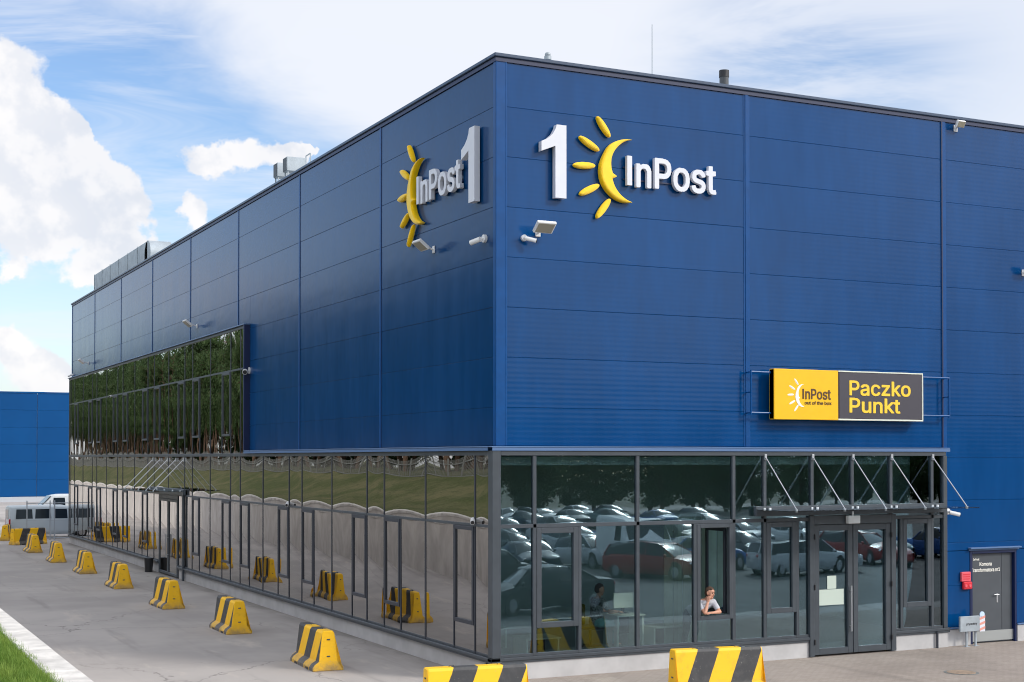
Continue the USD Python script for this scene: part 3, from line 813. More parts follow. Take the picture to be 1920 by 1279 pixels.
def ray_mesh(a, b, half_w, depth):
    a, b = np.asarray(a), np.asarray(b)
    L = np.linalg.norm(b - a); ang = math.atan2(*(b - a)[::-1])
    t = np.linspace(-1, 1, 25)
    prof = half_w * np.sqrt(np.maximum(0, 1 - np.abs(t) ** 2.2))
    poly = np.vstack([np.stack([t * L / 2, prof], 1), np.stack([t[::-1] * L / 2, -prof[::-1]], 1)[1:-1]])
    m = puffed(poly, depth, half_w * .85)
    m.apply_transform(trimesh.transformations.rotation_matrix(ang, [0, 0, 1])); m.apply_translation([*(a + b) / 2, 0])
    return m


def name_mesh(h, width, depth):
    """The five letters after a plain straight capital I."""
    m = flat_text('nPost', h, depth)
    v = np.array(m.vertices); v[:, 0] += .40 * h
    ii = trimesh.creation.box(bounds=[[0, 0, 0], [.21 * h, h, depth]])
    m = trimesh.util.concatenate([ii, trimesh.Trimesh(v, m.faces, process=False)])
    m.vertices[:, 0] *= width / m.vertices[:, 0].max()
    return m


def logo(face, u_sun, zc, sun_scale, text_u, text_z, text_h, text_w, label, grp=None, flip=False):
    """Sun-and-moon emblem and name, standing off the wall. On the left wall u runs away from the viewer's right, so it is mirrored."""
    p = thing('company_sign', label, 'sign', face.pt(u_sun, 0, 0), 0)
    def stand(m, u0, z0, n0):
        v = np.array(m.vertices); f = np.array(m.faces)
        if face.left: return np.stack([-(n0 + v[:, 2]), -(u0 + v[:, 0]), z0 + v[:, 1]], 1), f
        return np.stack([u0 + v[:, 0], -(n0 + v[:, 2]), z0 + v[:, 1]], 1), f
    k = sun_scale
    c = (CRESCENT - SUN_C) * k
    put('crescent', stand(puffed(c, .13, .05), 0, zc, .03), 'yellow', p, smooth=25)
    for r in RAYS:
        a, b = (r - SUN_C) * k
        put('ray', stand(ray_mesh(a, b, .074 * k, .09), 0, zc, .04), 'yellow', p, smooth=25)
    tm = name_mesh(text_h, text_w, .09)
    letters = sorted(tm.split(only_watertight=False), key=lambda q: q.bounds[0][0])
    for l in letters:
        put('letter', stand(l, text_u, text_z, .04), 'white', p)
    rails = MB()
    for dz in (.12, .38):
        a, b = (text_u - .05, text_u + text_w - .05)
        if face.left: rails.box(-.038, -.02, -b, -a, text_z + dz, text_z + dz + .03)
        else: rails.box(a, b, -.038, -.02, text_z + dz, text_z + dz + .03)
    put('mounting_rail', rails, 'trim_dark', p)
    return p


logo(FR, 2.62, 10.75, 1.0, .42, 10.39, .63, 2.28, 'yellow sun-and-moon sign with white InPost letters on the sunlit front wall')
logo(LE, 4.30, 10.72, 1.10, .30, 10.38, .63, 2.46, 'yellow sun-and-moon sign with white InPost letters seen edge-on on the shaded side wall')


def digit_one(face, u, z, w, h, label):
    pts = np.array([(.345, 0), (.345, 1.06), (.0, .93), (.0, 1.14), (.40, 1.5), (.62, 1.5), (.62, 0)])
    pts = np.vstack([pts[:3], [(0, 1.13), (.16, 1.20), (.28, 1.30), (.345, 1.40), (.38, 1.5)], pts[5:]])
    pts = pts * [w / .62, h / 1.5]
    from shapely.geometry import Polygon
    m = trimesh.creation.extrude_polygon(Polygon(pts).buffer(0), .13, engine='earcut')
    v = np.array(m.vertices) - [0, 0, .05]
    p = thing('house_number', label, 'number sign', face.pt(u, 0, z))
    if face.left: g = np.stack([-(.09 + v[:, 2]), -v[:, 0], v[:, 1]], 1)
    else: g = np.stack([v[:, 0], -(.09 + v[:, 2]), v[:, 1]], 1)
    put('digit', (g, np.array(m.faces)), 'white', p)
    st = MB()
    for zz in (.25, .75, 1.25):
        zz *= h / 1.5
        if face.left: st.box(-.09, .0, -.75 * w, -.68 * w, zz, zz + .05)
        else: st.box(.68 * w, .75 * w, -.09, 0, zz, zz + .05)
    put('stand_off', st, 'steel', p)


digit_one(FR, .955, 9.97, .585, 1.53, 'tall white digit 1 beside the sun emblem on the front wall')
digit_one(LE, 1.40, 9.93, .68, 1.58, 'tall white digit 1 close to the corner on the shaded side wall')

# illuminated box sign on brackets
sg = thing('box_sign', 'yellow and dark grey box sign reading Paczko Punkt above the entrance', 'sign', (6.74, 0, 5.42))
put('sign_case', MB().box(0, 4.32, -.30, -.14, 0, 1.13, .012), 'letter_dark', sg)
put('yellow_face', MB().box(.0, 1.80, -.312, -.13, -.004, 1.134, .01), 'panel_yellow', sg)
put('dark_face', MB().box(1.83, 4.29, -.309, -.295, .035, 1.10, .003), 'panel_dark', sg)
put('rim', MB().box(1.801, 4.325, -.316, -.12, 1.105, 1.135, .005).box(1.801, 4.325, -.316, -.12, -.004, .03, .005).box(4.295, 4.326, -.3165, -.12, .03, 1.105, .005), 'desk', sg)


def tx(parent, text, h, wd, u, z, mat, n=.309):
    v, f = text_front(name_mesh(h, wd, .008) if text == 'InPost' else flat_text(text, h, .008, wd), u, n, z)
    put('lettering', (v, f), mat, parent)


tx(sg, 'Paczko', .325, 1.82, 2.12, .585, 'letter_yellow')
tx(sg, 'Punkt', .325, 1.50, 2.12, .185, 'letter_yellow')
tx(sg, 'InPost', .225, .80, .78, .47, 'letter_dark', .3125)
tx(sg, 'out of the box', .07, .76, .84, .345, 'letter_dark', .3125)
k = .34
from shapely.geometry import Polygon as _Pg
m = trimesh.creation.extrude_polygon(_Pg((CRESCENT - SUN_C) * k * [.9, 1.12]).buffer(0), .006, engine='earcut')
emb = [m] + [ray_mesh((r[0] - SUN_C) * k, (r[1] - SUN_C) * k, .024, .006) for r in RAYS]
em = trimesh.util.concatenate(emb)
v, f = text_front(em, .66, .3125, .565)
put('emblem', (v, f), 'letter_white', sg)
for a, b in ((-.55, -.02), (4.34, 5.24)):
    br = MB(); u = a if a < 0 else b
    for z in (.14, 1.05): br.tube((a, -.2, z), (b, -.2, z), .024)
    br.tube((u, -.2, .10), (u, -.2, 1.09), .022)
    for z in (.14, .6, 1.05): br.tube((u, -.2, z), (u, 0, z), .016)
    put('bracket', br, 'trim', sg, smooth=40)

# floodlights and cameras -------------------------------------------------------------------------------
def floodlight(face, u, z, label, s=1.0, tilt=.9, grp=None):
    """Flat white floodlight on a short arm, tipped down."""
    p = thing('floodlight', label, 'floodlight', face.pt(u, 0, z), math.pi * -.5 if face.left else 0, grp)
    put('arm', MB().box(-.06, .06, -.03, 0, -.08, .08, .008).tube((0, -.02, 0), (0, -.30 * s, .06), .022), 'lamp', p, smooth=30)
    R = trimesh.transformations.rotation_matrix(tilt, [1, 0, 0])
    b = MB().box(-.25 * s, .25 * s, -.035, .035, -.17 * s, .17 * s, .012).out()
    l = MB().box(-.21 * s, .21 * s, -.042, -.0355, -.135 * s, .135 * s).out()
    f = MB()
    for q in range(5): f.box(-.20 * s + q * .09 * s, -.19 * s + q * .09 * s, .036, .06, -.14 * s, .14 * s)
    for nm, g, mt in (('housing', b, 'lamp'), ('lens', l, 'lens'), ('cooling_fin', f.out(), 'lamp')):
        v = np.asarray(g[0]) @ R[:3, :3].T + [0, -.36 * s, .08]
        put(nm, (v, g[1]), mt, p)
    return p


def camera_on_wall(face, u, z, label, flipx=1, s=1.0):
    p = thing('security_camera', label, 'security camera', face.pt(u, 0, z), math.pi * -.5 if face.left else 0)
    put('mount', MB().tube((0, 0, 0), (0, -.06, 0), .085 * s, .085 * s, 16), 'lamp', p, smooth=40)
    put('arm', MB().tube((0, -.05, 0), (.02 * flipx, -.16, -.02), .025).ball((.02 * flipx, -.16, -.02), .04 * s), 'lamp', p, smooth=40)
    a, b = np.array([-.02 * flipx, -.13, -.02]), np.array([.22 * s * flipx, -.24, -.075])
    bd = put('body', MB().tube(a, b, .055 * s, .055 * s, 14), 'lamp', p, smooth=40)
    put('lens', MB().tube(b, b + (b - a) * .06, .045 * s, .042 * s, 14), 'black', bd, smooth=40)
    return p


floodlight(FR, .95, 9.23, 'white floodlight tipped down below the digit on the front wall', .88)
floodlight(LE, 3.25, 9.25, 'white floodlight below the sun emblem on the shaded side wall', .9)
floodlight(LE, 25.2, 9.35, 'pale floodlight above the upper window band, nearer of two on side wall', 1.0)
floodlight(LE, 47.8, 9.35, 'pale floodlight above the far end of the upper window band', 1.0)
floodlight(FR, 12.40, 12.58, 'small boxy light tucked under the roof edge at right', .5, .5)
floodlight(FR, 14.62, 9.18, 'light on the blue wall cut by the right edge of the picture', .6, .5)
camera_on_wall(FR, .62, 9.10, 'white round-mount camera on the front wall below the digit', 1, .8)
camera_on_wall(LE, .52, 9.12, 'white camera on the shaded side wall near the corner', -1)
camera_on_wall(LE, .85, 3.28, 'white camera on the side glazing nearest the corner', 1, .9)
camera_on_wall(LE, 13.75, 3.26, 'white camera on the glazing halfway along the barriers', 1, .9)
camera_on_wall(LE, 18.33, 7.35, 'white camera on the deep blue edge of the upper windows', 1, 1.5)
camera_on_wall(FR, 12.06, 3.26, 'white camera on the end post right of the entrance', 1, .9)
camera_on_wall(LE, 41.0, 7.45, 'far camera on the rail of the upper windows', 1, .8)
camera_on_wall(LE, 52.4, 9.0, 'far camera under the panels at the building end', -1, .8)

# lamp over the doors
p = thing('entrance_lamp', 'small white boxed lamp above the entrance doors under the canopy', 'lamp', (9.02, -.17, 3.12))
put('housing', MB().box(-.17, .17, -.12, 0, -.08, .10, .012), 'lamp', p); put('diffuser', MB().box(-.14, .14, -.126, -.121, -.06, .07), 'plate', p); put('bracket', MB().box(-.03, .03, -.06, -.03, .10, .20), 'steel', p)


def canopy(face, u0, u1, us, label, depth=1.25, z=3.40):
    p = thing('glass_canopy', label, 'canopy', face.pt((u0 + u1) / 2, 0, z), math.pi * -.5 if face.left else 0)
    c = (u0 + u1) / 2
    loc = lambda u: (c - u) if face.left else (u - c)                    # local x
    n0 = NF[face.left]
    xs = [loc(u) for u in us]
    edges = sorted([loc(u0), loc(u1)])
    cuts = [edges[0]] + sorted((a + b) / 2 for a, b in zip(xs[:-1], xs[1:])) + [edges[1]]
    for a, b in zip(cuts[:-1], cuts[1:]):
        put('canopy_pane', MB().box(a + .006, b - .006, -n0 - depth, -n0 - .10, -.008, .008, .003), 'clear', p)
    put('wall_channel', MB().box(edges[0], edges[1], -n0 - .10, -n0, -.15, .07, .008), 'frame', p)
    for x in xs:
        r = put('tie_rod', MB().tube((x, -n0 - .02, 1.17), (x, -n0 - depth + .12, .03), .014), 'steel', p, smooth=40)
        put('fitting', MB().tube((x, -n0 - depth + .12, -.03), (x, -n0 - depth + .12, .035), .032, .032, 12).box(x - .03, x + .03, -n0 - .035, -n0, 1.10, 1.24), 'steel', r)
        put('clamp', MB().tube((x + .03, -n0 - .14, -.03), (x + .03, -n0 - .14, .035), .03, .03, 12).tube((x - .09, -n0 - .10, -.03), (x - .09, -n0 - .10, .035), .025, .025, 12), 'lamp', p)
    return p


canopy(FR, 6.30, 11.80, [6.62, 7.94, 9.10, 10.25, 11.51], 'flat glass canopy on slanted steel rods over the front entrance')
canopy(LE, 26.3, 32.3, [26.6, 27.85, 29.25, 30.6, 31.9], 'flat glass canopy on steel rods over the side entrance', z=3.32)

# red alarm box, mailbox sign, downpipe, bin
p = thing('alarm_box', 'red and pale red alarm box on the blue wall beside the grey door', 'alarm box', (12.48, 0, 1.36))
put('upper_box', MB().box(0, .30, -.07, 0, .19, .42, .012), 'pinkred', p); put('lower_box', MB().box(.05, .33, -.09, 0, 0, .18, .02), 'red', p)
for a in (.11, .24): put('button', MB().tube((a, -.09, .09), (a, -.105, .09), .035, .035, 12), 'pinkred', p)
for r_ in range(3): put('print_line', MB().box(.04, .26, -.0725, -.0705, .24 + .055 * r_, .262 + .055 * r_), 'red', p)
p = thing('post_sign', 'small grey metal sign board on two posts in front of the grey door', 'sign', (12.18, -.30, 0))
put('board', MB().box(0, .62, -.03, .03, .37, .74, .008), 'zinc', p)
for a in (.27, .56): put('post', MB().box(a - .025, a + .025, .031, .075, 0, .72, .004), 'zinc', p)
put('base_plate', MB().box(.20, .34, .0, .11, 0, .012), 'zinc', p); put('base_plate', MB().box(.49, .63, .0, .11, 0, .012), 'zinc', p)
v, f = text_front(flat_text('prywatny', .055, .003, .34), .19, .0305, .53); put('lettering', (v, f), 'letter_black', p)
pl = put('striped_plate', MB().box(.625, .80, -.02, .0, .35, .72, .005), 'white', p)
for q_ in range(3):
    vv = np.array([[.625, -.0215, .37 + .13 * q_], [.80, -.0215, .42 + .13 * q_], [.80, -.0215, .48 + .13 * q_], [.625, -.0215, .43 + .13 * q_]])
    put('red_stripe', (np.vstack([vv, vv + [0, .001, 0]]), np.array([[0, 1, 2, 3], [4, 7, 6, 5], [0, 4, 5, 1], [2, 6, 7, 3]])), 'faded_red', pl)
put('round_top', MB().tube((.71, -.02, .76), (.71, .0, .76), .075, .075, 20), 'bluewhite', pl)
p = put('downpipe', MB().tube((11.62, -.15, 0.0), (11.62, -.15, .40), .03, .03, 12), 'frame_dark', W)
p = thing('drain_cover', 'rusty round drain cover in the paving at the right', 'drain cover', (9.32, -3.35, .004))
put('ring', MB().tube((0, 0, 0), (0, 0, .006), .36, .36, 28), 'fence', p); put('lid', MB().tube((0, 0, .006), (0, 0, .012), .30, .30, 28), 'rust', p)
p = thing('litter_bin', 'small black litter bin beside the side entrance', 'bin', (-.42, 31.35, 0))
put('bucket', MB().tube((0, 0, .02), (0, 0, .52), .15, .18, 14), 'black', p, smooth=40); put('rim', MB().tube((0, 0, .52), (0, 0, .56), .195, .19, 14), 'black', p, smooth=40)
put('foot', MB().tube((0, 0, 0), (0, 0, .02), .16, .16, 14), 'black', p)

# ------------------------------------------------------------------ things on the roof
for y_, lab in ((18.26, 'nearer boxy metal roof hood with dark grille above the side wall'), (19.32, 'farther boxy metal roof hood partly behind the other one')):
    p = thing('roof_vent', lab, 'roof vent', (1.2, y_, 12.55))
    put('hood', MB().box(0, .65, 0, .42, 1.32, 1.79, .02), 'zinc', p); put('grille', MB().box(-.012, -.002, .03, .39, 1.35, 1.76), 'grille', p)
    for x in (.06, .59):
        for y in (.06, .36): put('leg', MB().box(x - .02, x + .02, y - .02, y + .02, 0, 1.319), 'zinc', p)
p = thing('pipe_frame', 'small bent pipe frame standing beside the nearer roof hood', 'frame', (1.98, 18.2, 12.55))
put('pipe', MB().path([(0, 0, 0), (0, 0, 1.95), (-.12, .1, 1.86), (-.12, .1, 1.5)], .022), 'zinc', p, smooth=40)
p = thing('ventilation_unit', 'long ribbed galvanised duct unit on the roof near the far end', 'ventilation unit', (.9, 42.6, 12.50))
for k in range(6):
    y0 = -6.6 + k * 2.15
    put('duct_section', MB().box(-.45, .5, y0, y0 + 2.09, .25, 1.48, .03), 'zinc', p)
    put('rib', MB().box(-.465, .515, y0 + 2.092, y0 + 2.148, .235, 1.495), 'zinc', p)
put('rounded_end', MB().tube((-.45, -6.62, .86), (.5, -6.62, .86), .62, .62, 24), 'zinc', p, smooth=40)
put('skid', MB().box(-.4, -.3, -6.5, 6.2, 0, .209).box(.35, .45, -6.5, 6.2, 0, .209), 'grille', p)
p = thing('roof_beacon', 'small grey vent cowl peeping over the front roof edge near the corner', 'vent cowl', (2.76, 3, 12.55))
put('stem', MB().tube((0, 0, 0), (0, 0, 1.30), .05), 'zinc', p, smooth=40); put('cowl', MB().tube((0, 0, 1.28), (0, 0, 1.36), .085, .085, 12).ball((0, 0, 1.40), (.07, .07, .06)), 'zinc', p, smooth=40)
p = thing('antenna_mast', 'thin tall antenna rod above the front roof edge', 'antenna', (6.23, 4, 12.55))
put('rod', MB().tube((0, 0, .3), (0, 0, 2.85), .014, .008, 6), 'zinc', p); put('foot', MB().tube((0, 0, 0), (0, 0, .3), .04, .03, 8), 'zinc', p)
p = thing('flue_pipe', 'short dark grey flue pipe above the front roof edge', 'flue', (7.70, 3, 12.55))
put('pipe', MB().tube((0, 0, 0), (0, 0, 1.45), .115, .115, 18), 'grille', p, smooth=40); put('collar', MB().tube((0, 0, 1.45), (0, 0, 1.62), .125, .125, 18), 'black', p, smooth=40)

# ------------------------------------------------------------------ barriers
BL = 1.86


def barrier_mesh(phase):
    prof = np.array([(-.34, 0), (-.34, .07), (-.30, .135), (-.205, .20), (-.135, .80), (-.105, .85), (.105, .85), (.135, .80), (.205, .20), (.30, .135), (.34, .07), (.34, 0)])
    hx = BL / 2
    V, F, UV = [], [], []
    ch = .02
    per = .93
    def add(quad, uvs):
        n = len(V); V.extend(quad); UV.extend(uvs); F.extend([[n, n + 1, n + 2], [n, n + 2, n + 3]] if len(quad) == 4 else [[n, n + 1, n + 2]])
    def u_of(x, y, z):   # slanted bands: they lean the same way seen from either side
        side = -1 if y < 0 else 1
        run = x * (1 if y <= 0 else 1)
        z_ = np.clip(z, .20, .85)
        lean = .42 * (z_ - .85)
        foot = .25 * (.20 - min(z, .20))
        return (x + (-lean if y < 0 else lean) + (foot if y < 0 else -foot)) / per + phase + 100
    m = len(prof)
    for i in range(m):
        (y0, z0), (y1, z1) = prof[i], prof[(i + 1) % m]
        q = [(-hx + ch, y0, z0), (hx - ch, y0, z0), (hx - ch, y1, z1), (-hx + ch, y1, z1)]
        s = -1 if (y0 + y1) < -1e-6 or (abs(y0 + y1) < 1e-6 and False) else 1
        if z0 > .84 and z1 > .84:                                       # top: straight across
            us_ = [(x / per + phase + 100, 0) for x, _, _ in q]
        else:
            us_ = [(u_of(x, -1 if (y0 + y1) < 0 else 1, z), 0) for x, _, z in q]
        add([q[0], q[3], q[2], q[1]], [us_[0], us_[3], us_[2], us_[1]])
    c = np.array([0, .42])
    for sx in (-1, 1):
        inner = [(sx * hx, (y) * (1 - .04), c[1] + (z - c[1]) * (1 - .035)) for y, z in prof]
        outer = [(sx * (hx - ch), y, z) for y, z in prof]
        for i in range(m):
            j = (i + 1) % m
            q = [outer[i], outer[j], inner[j], inner[i]]
            if sx > 0: q = q[::-1]
            add(q, [(.25, 0)] * 4)
        for i in range(1, m - 1):
            q = [inner[0], inner[i], inner[i + 1]]
            if sx < 0: q = q[::-1]
            add(q[::-1] if sx > 0 else q[::-1], [(.25, 0)] * 3)
    return np.array(V), np.array(F), np.array(UV)


def barrier(name_label, loc, rot, phase=0.0, grp='striped concrete barriers'):
    p = thing('concrete_barrier', name_label, 'barrier', loc, rot, grp)
    v, f, uv = barrier_mesh(phase)
    put('body', (v, f), 'barrier', p, False, uv)
    lug = MB()
    for x in (-.45, .45): lug.path([(x - .05, 0, .84), (x - .04, 0, .875), (x + .04, 0, .875), (x + .05, 0, .84)], .008, 6)
    put('lifting_loop', lug, 'grille', p)
    sl = MB()
    for x in (-.45, .45): sl.box(x - .12, x + .12, -.342, -.335, .0, .05).box(x - .12, x + .12, .335, .342, .0, .05)
    put('fork_slot', sl, 'black', p)
    for sx in (-1, 1):
        put('end_clip', MB().box(sx * (BL / 2 - .004), sx * (BL / 2 + .012), -.035, .035, .66, .685).box(sx * (BL / 2 - .004), sx * (BL / 2 + .012), -.035, .035, .30, .325), 'grille', p)
    return p


order = ['first', 'second', 'third', 'fourth', 'fifth', 'sixth', 'seventh']
rowy = [(3.72, -2.57), (10.80, -2.66), (17.68, -2.76), (25.1, -2.78), (32.2, -2.80), (39.0, -2.88), (46.2, -2.90)]
for k, (yy, xx) in enumerate(rowy):
    barrier(f'yellow and black concrete barrier, {order[k]} from the corner in the row along the side wall', (xx + rng.normal(0, .02), yy, 0), math.pi / 2 + rng.normal(0, .04), .0)
barrier('black and yellow barrier standing crosswise in front of the parked vans', (-2.25, 52.6, 0), .42, .91)
barrier('yellow barrier half hidden behind the crosswise one at the left picture edge', (-2.78, 57.3, 0), 1.35, .1)
barrier('big yellow and dark grey barrier at the bottom edge in front of the building corner', (-1.93, -3.18, 0), -.115, .98)
barrier('big yellow and dark grey barrier at the bottom edge in front of the manned window', (3.29, -3.06, 0), -.145, .98)

# ------------------------------------------------------------------ vehicles
def loft(stations):
    """stations: list of (x, ring of (y>=0, z) from bottom centre to top centre); mirrored in y."""
    rings = []
    for x, half in stations:
        full = [(x, y, z) for y, z in half] + [(x, -y, z) for y, z in half[-2:0:-1]]
        rings.append(full)
    n = len(rings[0]); V = np.array([p for r in rings for p in r], float); F = []
    for i in range(len(rings) - 1):
        for j in range(n):
            a, b = i * n + j, i * n + (j + 1) % n
            F += [[a, a + n, b + n], [a, b + n, b]]
    for i in (0, len(rings) - 1):
        c = len(V); V = np.vstack([V, V[i * n:(i + 1) * n].mean(0)])
        for j in range(n):
            a, b = i * n + j, i * n + (j + 1) % n
            F.append([a, b, c] if i == 0 else [b, a, c])
    return V, np.array(F)


def wheels(p, xs, half, r=.32):
    for x in xs:
        for s in (-1, 1):
            t = put('wheel', MB().tube((x, s * (half - .19), r), (x, s * (half + .012), r), r, r, 20), 'tyre', p, smooth=40)
            rm = MB().tube((x, s * (half + .012), r), (x, s * (half + .022), r), r * .66, r * .62, 20)
            put('rim', rm, 'rim', t, smooth=30)
    ar = MB()
    for x in xs:
        for s in (-1, 1): ar.tube((x, s * (half - .25), r + .03), (x, s * (half + .006), r + .03), r + .07, r + .07, 20)
    put('wheel_arch', ar, 'tyre', p)


def low_ring(w, zb, zs, zc):
    return [(0, zb), (w * .86, zb), (w * .99, zb + .16), (w, zb + .36), (w * .985, zs - .10), (w * .90, zs), (w * .5, zc), (0, zc + .005)]


def sedan(name, label, paint, loc, rot, wagon=False, group=None):
    p = thing(name, label, 'car', loc, rot, group)
    st = [(-2.30, .66, .42, .78, .80), (-2.24, .80, .28, .93, .96), (-1.7, .88, .20, .98, 1.02), (-.6, .90, .19, .95, .98), (.6, .90, .19, .92, .95), (1.2, .88, .20, .88, .96), (1.8, .85, .21, .80, .86), (2.15, .76, .26, .70, .74), (2.28, .60, .36, .60, .62)]
    put('body', loft([(x, low_ring(w, zb, zs, zc)) for x, w, zb, zs, zc in st]), paint, p, smooth=35)
    r0, r1 = (-1.95, -2.2) if wagon else (-.80, -1.62)
    g = [(r1, [(0, .94), (.74, .92), (.72, .95), (.68, .97), (0, .985)]), (r0, [(0, .94), (.80, .92), (.70, 1.2), (.58, 1.38), (0, 1.42)]), (-.3, [(0, .94), (.82, .91), (.73, 1.2), (.61, 1.42), (0, 1.46)]), (.35, [(0, .93), (.82, .90), (.73, 1.18), (.60, 1.40), (0, 1.44)]), (1.22, [(0, .90), (.78, .87), (.74, .92), (.70, .94), (0, .96)])]
    put('windows', loft(g), 'carglass', p, smooth=35)
    roof = [(x, [(0, z - .02), (w * .99, z - .06), (w * 1.015, z - .035), (w * .9, z + .012), (0, z + .032)]) for x, w, z in ((r0 - .06, .57, 1.36), (-.3, .61, 1.42), (.35, .60, 1.40), (.46, .59, 1.35))]
    rf = put('roof', loft(roof), paint, p, smooth=35)
    pil = MB()
    for s in (-1, 1):
        pil.tube((1.22, s * .76, .90), (.40, s * .60, 1.37), .03); pil.tube((r1, s * .74, .93), (r0, s * .58, 1.36), .045); pil.tube((-.28, s * .825, .93), (-.28, s * .61, 1.40), .028)
    put('pillar', pil, paint, rf)
    for s in (-1, 1):
        put('headlight', MB().ball((2.12, s * .58, .66), (.13, .17, .07)), 'headlight', p, smooth=True)
        put('taillight', MB().ball((-2.24, s * .64, .82), (.06, .17, .08)), 'taillight', p, smooth=True)
        put('mirror', MB().ball((.88, s * .96, .97), (.07, .10, .07)), paint, p, smooth=True)
    put('number_plate', MB().box(-2.33, -2.31, -.26, .26, .58, .69), 'plate', p); wheels(p, (-1.38, 1.38), .87)
    return p


def van(name, label, paint, loc, rot, L=4.9, Hh=1.95, group=None, seats=True):
    p = thing(name, label, 'van', loc, rot, group)
    h = L / 2
    def ring(w, zb, zt, k=1.0): return [(0, zb), (w * .88, zb), (w, zb + .18), (w, Hh * .56), (w * .985, Hh * .60), (w * (1 - .09 * k), zt - .14), (w * (1 - .20 * k), zt - .02), (0, zt + .02)]
    st = [(-h, ring(.82, .42, Hh - .10)), (-h + .08, ring(.90, .30, Hh - .02)), (-h + 1, ring(.94, .22, Hh)), (h - 2.0, ring(.94, .22, Hh)), (h - 1.65, ring(.93, .22, Hh - .06)), (h - .85, [(0, .22), (.80, .22), (.92, .4), (.92, Hh * .55), (.90, Hh * .58), (.86, Hh * .60), (.6, Hh * .62), (0, Hh * .63)]), (h - .15, [(0, .26), (.74, .26), (.84, .44), (.84, .80), (.82, .90), (.74, .95), (.5, .98), (0, .99)]), (h, [(0, .36), (.62, .36), (.70, .5), (.70, .7), (.68, .76), (.6, .80), (.4, .82), (0, .83)])]
    put('body', loft(st), paint, p, smooth=35)
    zb, zt = Hh * .605, Hh - .20
    def win(x0, x1):
        for s in (-1, 1):
            w0, w1 = .94 * .985 + .004, .94 * (1 - .075) + .004
            v = np.array([[x0, s * w0, zb], [x1, s * w0, zb], [x1 - .04, s * w1, zt], [x0 + .04, s * w1, zt]])
            v = np.vstack([v, v - [0, s * .012, 0]])
            put('side_window', (v, np.array([[0, 1, 2, 3], [7, 6, 5, 4], [0, 4, 5, 1], [1, 5, 6, 2], [2, 6, 7, 3], [3, 7, 4, 0]])), 'carglass', p)
    if seats: win(-h + .36, -h + 1.28); win(-h + 1.40, h - 2.62)
    win(h - 2.48, h - 1.72)
    v = np.array([[h - 1.62, .80, Hh - .10], [h - 1.62, -.80, Hh - .10], [h - .90, -.80, Hh * .60 + .05], [h - .90, .80, Hh * .60 + .05]]) + [.03, 0, .02]
    put('windscreen', (np.vstack([v, v - [.02, 0, .03]]), np.array([[0, 1, 2, 3], [7, 6, 5, 4], [0, 4, 5, 1], [1, 5, 6, 2], [2, 6, 7, 3], [3, 7, 4, 0]])), 'carglass', p)
    put('rear_window', MB().box(-h - .012, -h + .02, -.62, .62, zb, zt, .01), 'carglass', p)
    for s in (-1, 1):
        put('taillight', MB().box(-h - .008, -h + .10, s * .78, s * .905, Hh * .36, Hh * .60, .02), 'taillight', p)
        put('headlight', MB().ball((h - .12, s * .64, .78), (.14, .16, .10)), 'headlight', p, smooth=True)
        put('mirror', MB().box(h - 1.35, h - 1.22, s * .93, s * 1.10, 1.05, 1.25, .03), 'black', p)
    put('number_plate', MB().box(-h - .014, -h + .01, -.26, .26, .50, .61), 'plate', p)
    put('bumper', MB().box(-h - .03, -h + .2, -.86, .86, .28, .50, .03), 'paint_grey', p)
    wheels(p, (-h + .95, h - .95), .90, .33)
    return p


van('parked_van', 'pale silver passenger van with dark side windows behind the crosswise barrier', 'paint_palesilver', (-.12, 58.95, 0), 0.0, 4.9, 1.86)
van('parked_van', 'taller white van parked behind the silver van', 'paint_white', (1.95, 66.9, 0), math.pi, 5.4, 2.28, seats=False)
# the car park that the front glazing mirrors
sed0 = sedan('parked_car', 'black saloon parked alone nearest the front entrance', 'paint_black', (7.3, -12.4, 0), math.pi)
prot = {'black': sed0}
for nm in ('darkblue', 'silver', 'red', 'white', 'grey', 'blue'):
    pass
spots = [('darkblue', 4.0, -21.5, .02), ('black', 10.5, -23.0, 0.0), ('red', 17.3, -21.5, 1.2), ('silver', 23.5, -20.5, .1), ('grey', -1.5, -22, math.pi), ('blue', 21.0, -24.6, 0), ('silver', -2, -29, 1.5), ('teal', 2.0, -29.5, 1.5), ('grey', 5.4, -29.0, 1.6), ('white', 8.6, -29.4, 1.5),
         ('black', 12.0, -29.2, 1.55), ('darkblue', 15.2, -29.4, 1.6), ('silver', 18.4, -29.1, 1.5), ('grey', 26, -28.5, 1.55), ('red', 29.5, -24, 1.5), ('black', 32.8, -27.5, 1.6), ('blue', 36, -26, 1.5), ('silver', -4, -40, 1.5), ('grey', 0, -40, 1.5), ('black', 3.3, -40.4, 1.6), ('teal', 6.6, -40, 1.5), ('silver', 10, -40.5, 1.5),
         ('white', 13.3, -40.2, 1.55), ('darkblue', 16.7, -40, 1.6), ('grey', 20, -40.4, 1.5), ('silver', 23.4, -40, 1.5), ('blue', 26.7, -40.3, 1.6), ('black', 30, -40, 1.5), ('silver', 34, -40, 1.5), ('white', 38, -40, 1.5), ('grey', -3, -52, 1.5), ('silver', 1, -52, 1.5), ('teal', 5, -52, 1.5), ('black', 9, -52, 1.5), ('silver', 13, -52, 1.5), ('white', 17, -52, 1.5), ('grey', 21, -52, 1.5), ('darkblue', 25, -52, 1.5), ('silver', 29, -52, 1.5), ('white', 34, -52, 1.5), ('silver', 40, -52, 1.5)]
for yr in (-64, -76):
    for i in range(15):
        spots.append((('silver', 'grey', 'black', 'white', 'teal', 'silver', 'darkblue', 'blue')[(i * 3 + yr) % 8], -3 + 3.5 * i + (yr % 3) * .5, yr, 1.5 + .1 * (i % 3)))
names = dict(black='black', darkblue='dark blue', silver='silver', red='dark red', white='white', grey='grey', blue='bright blue', teal='grey green')
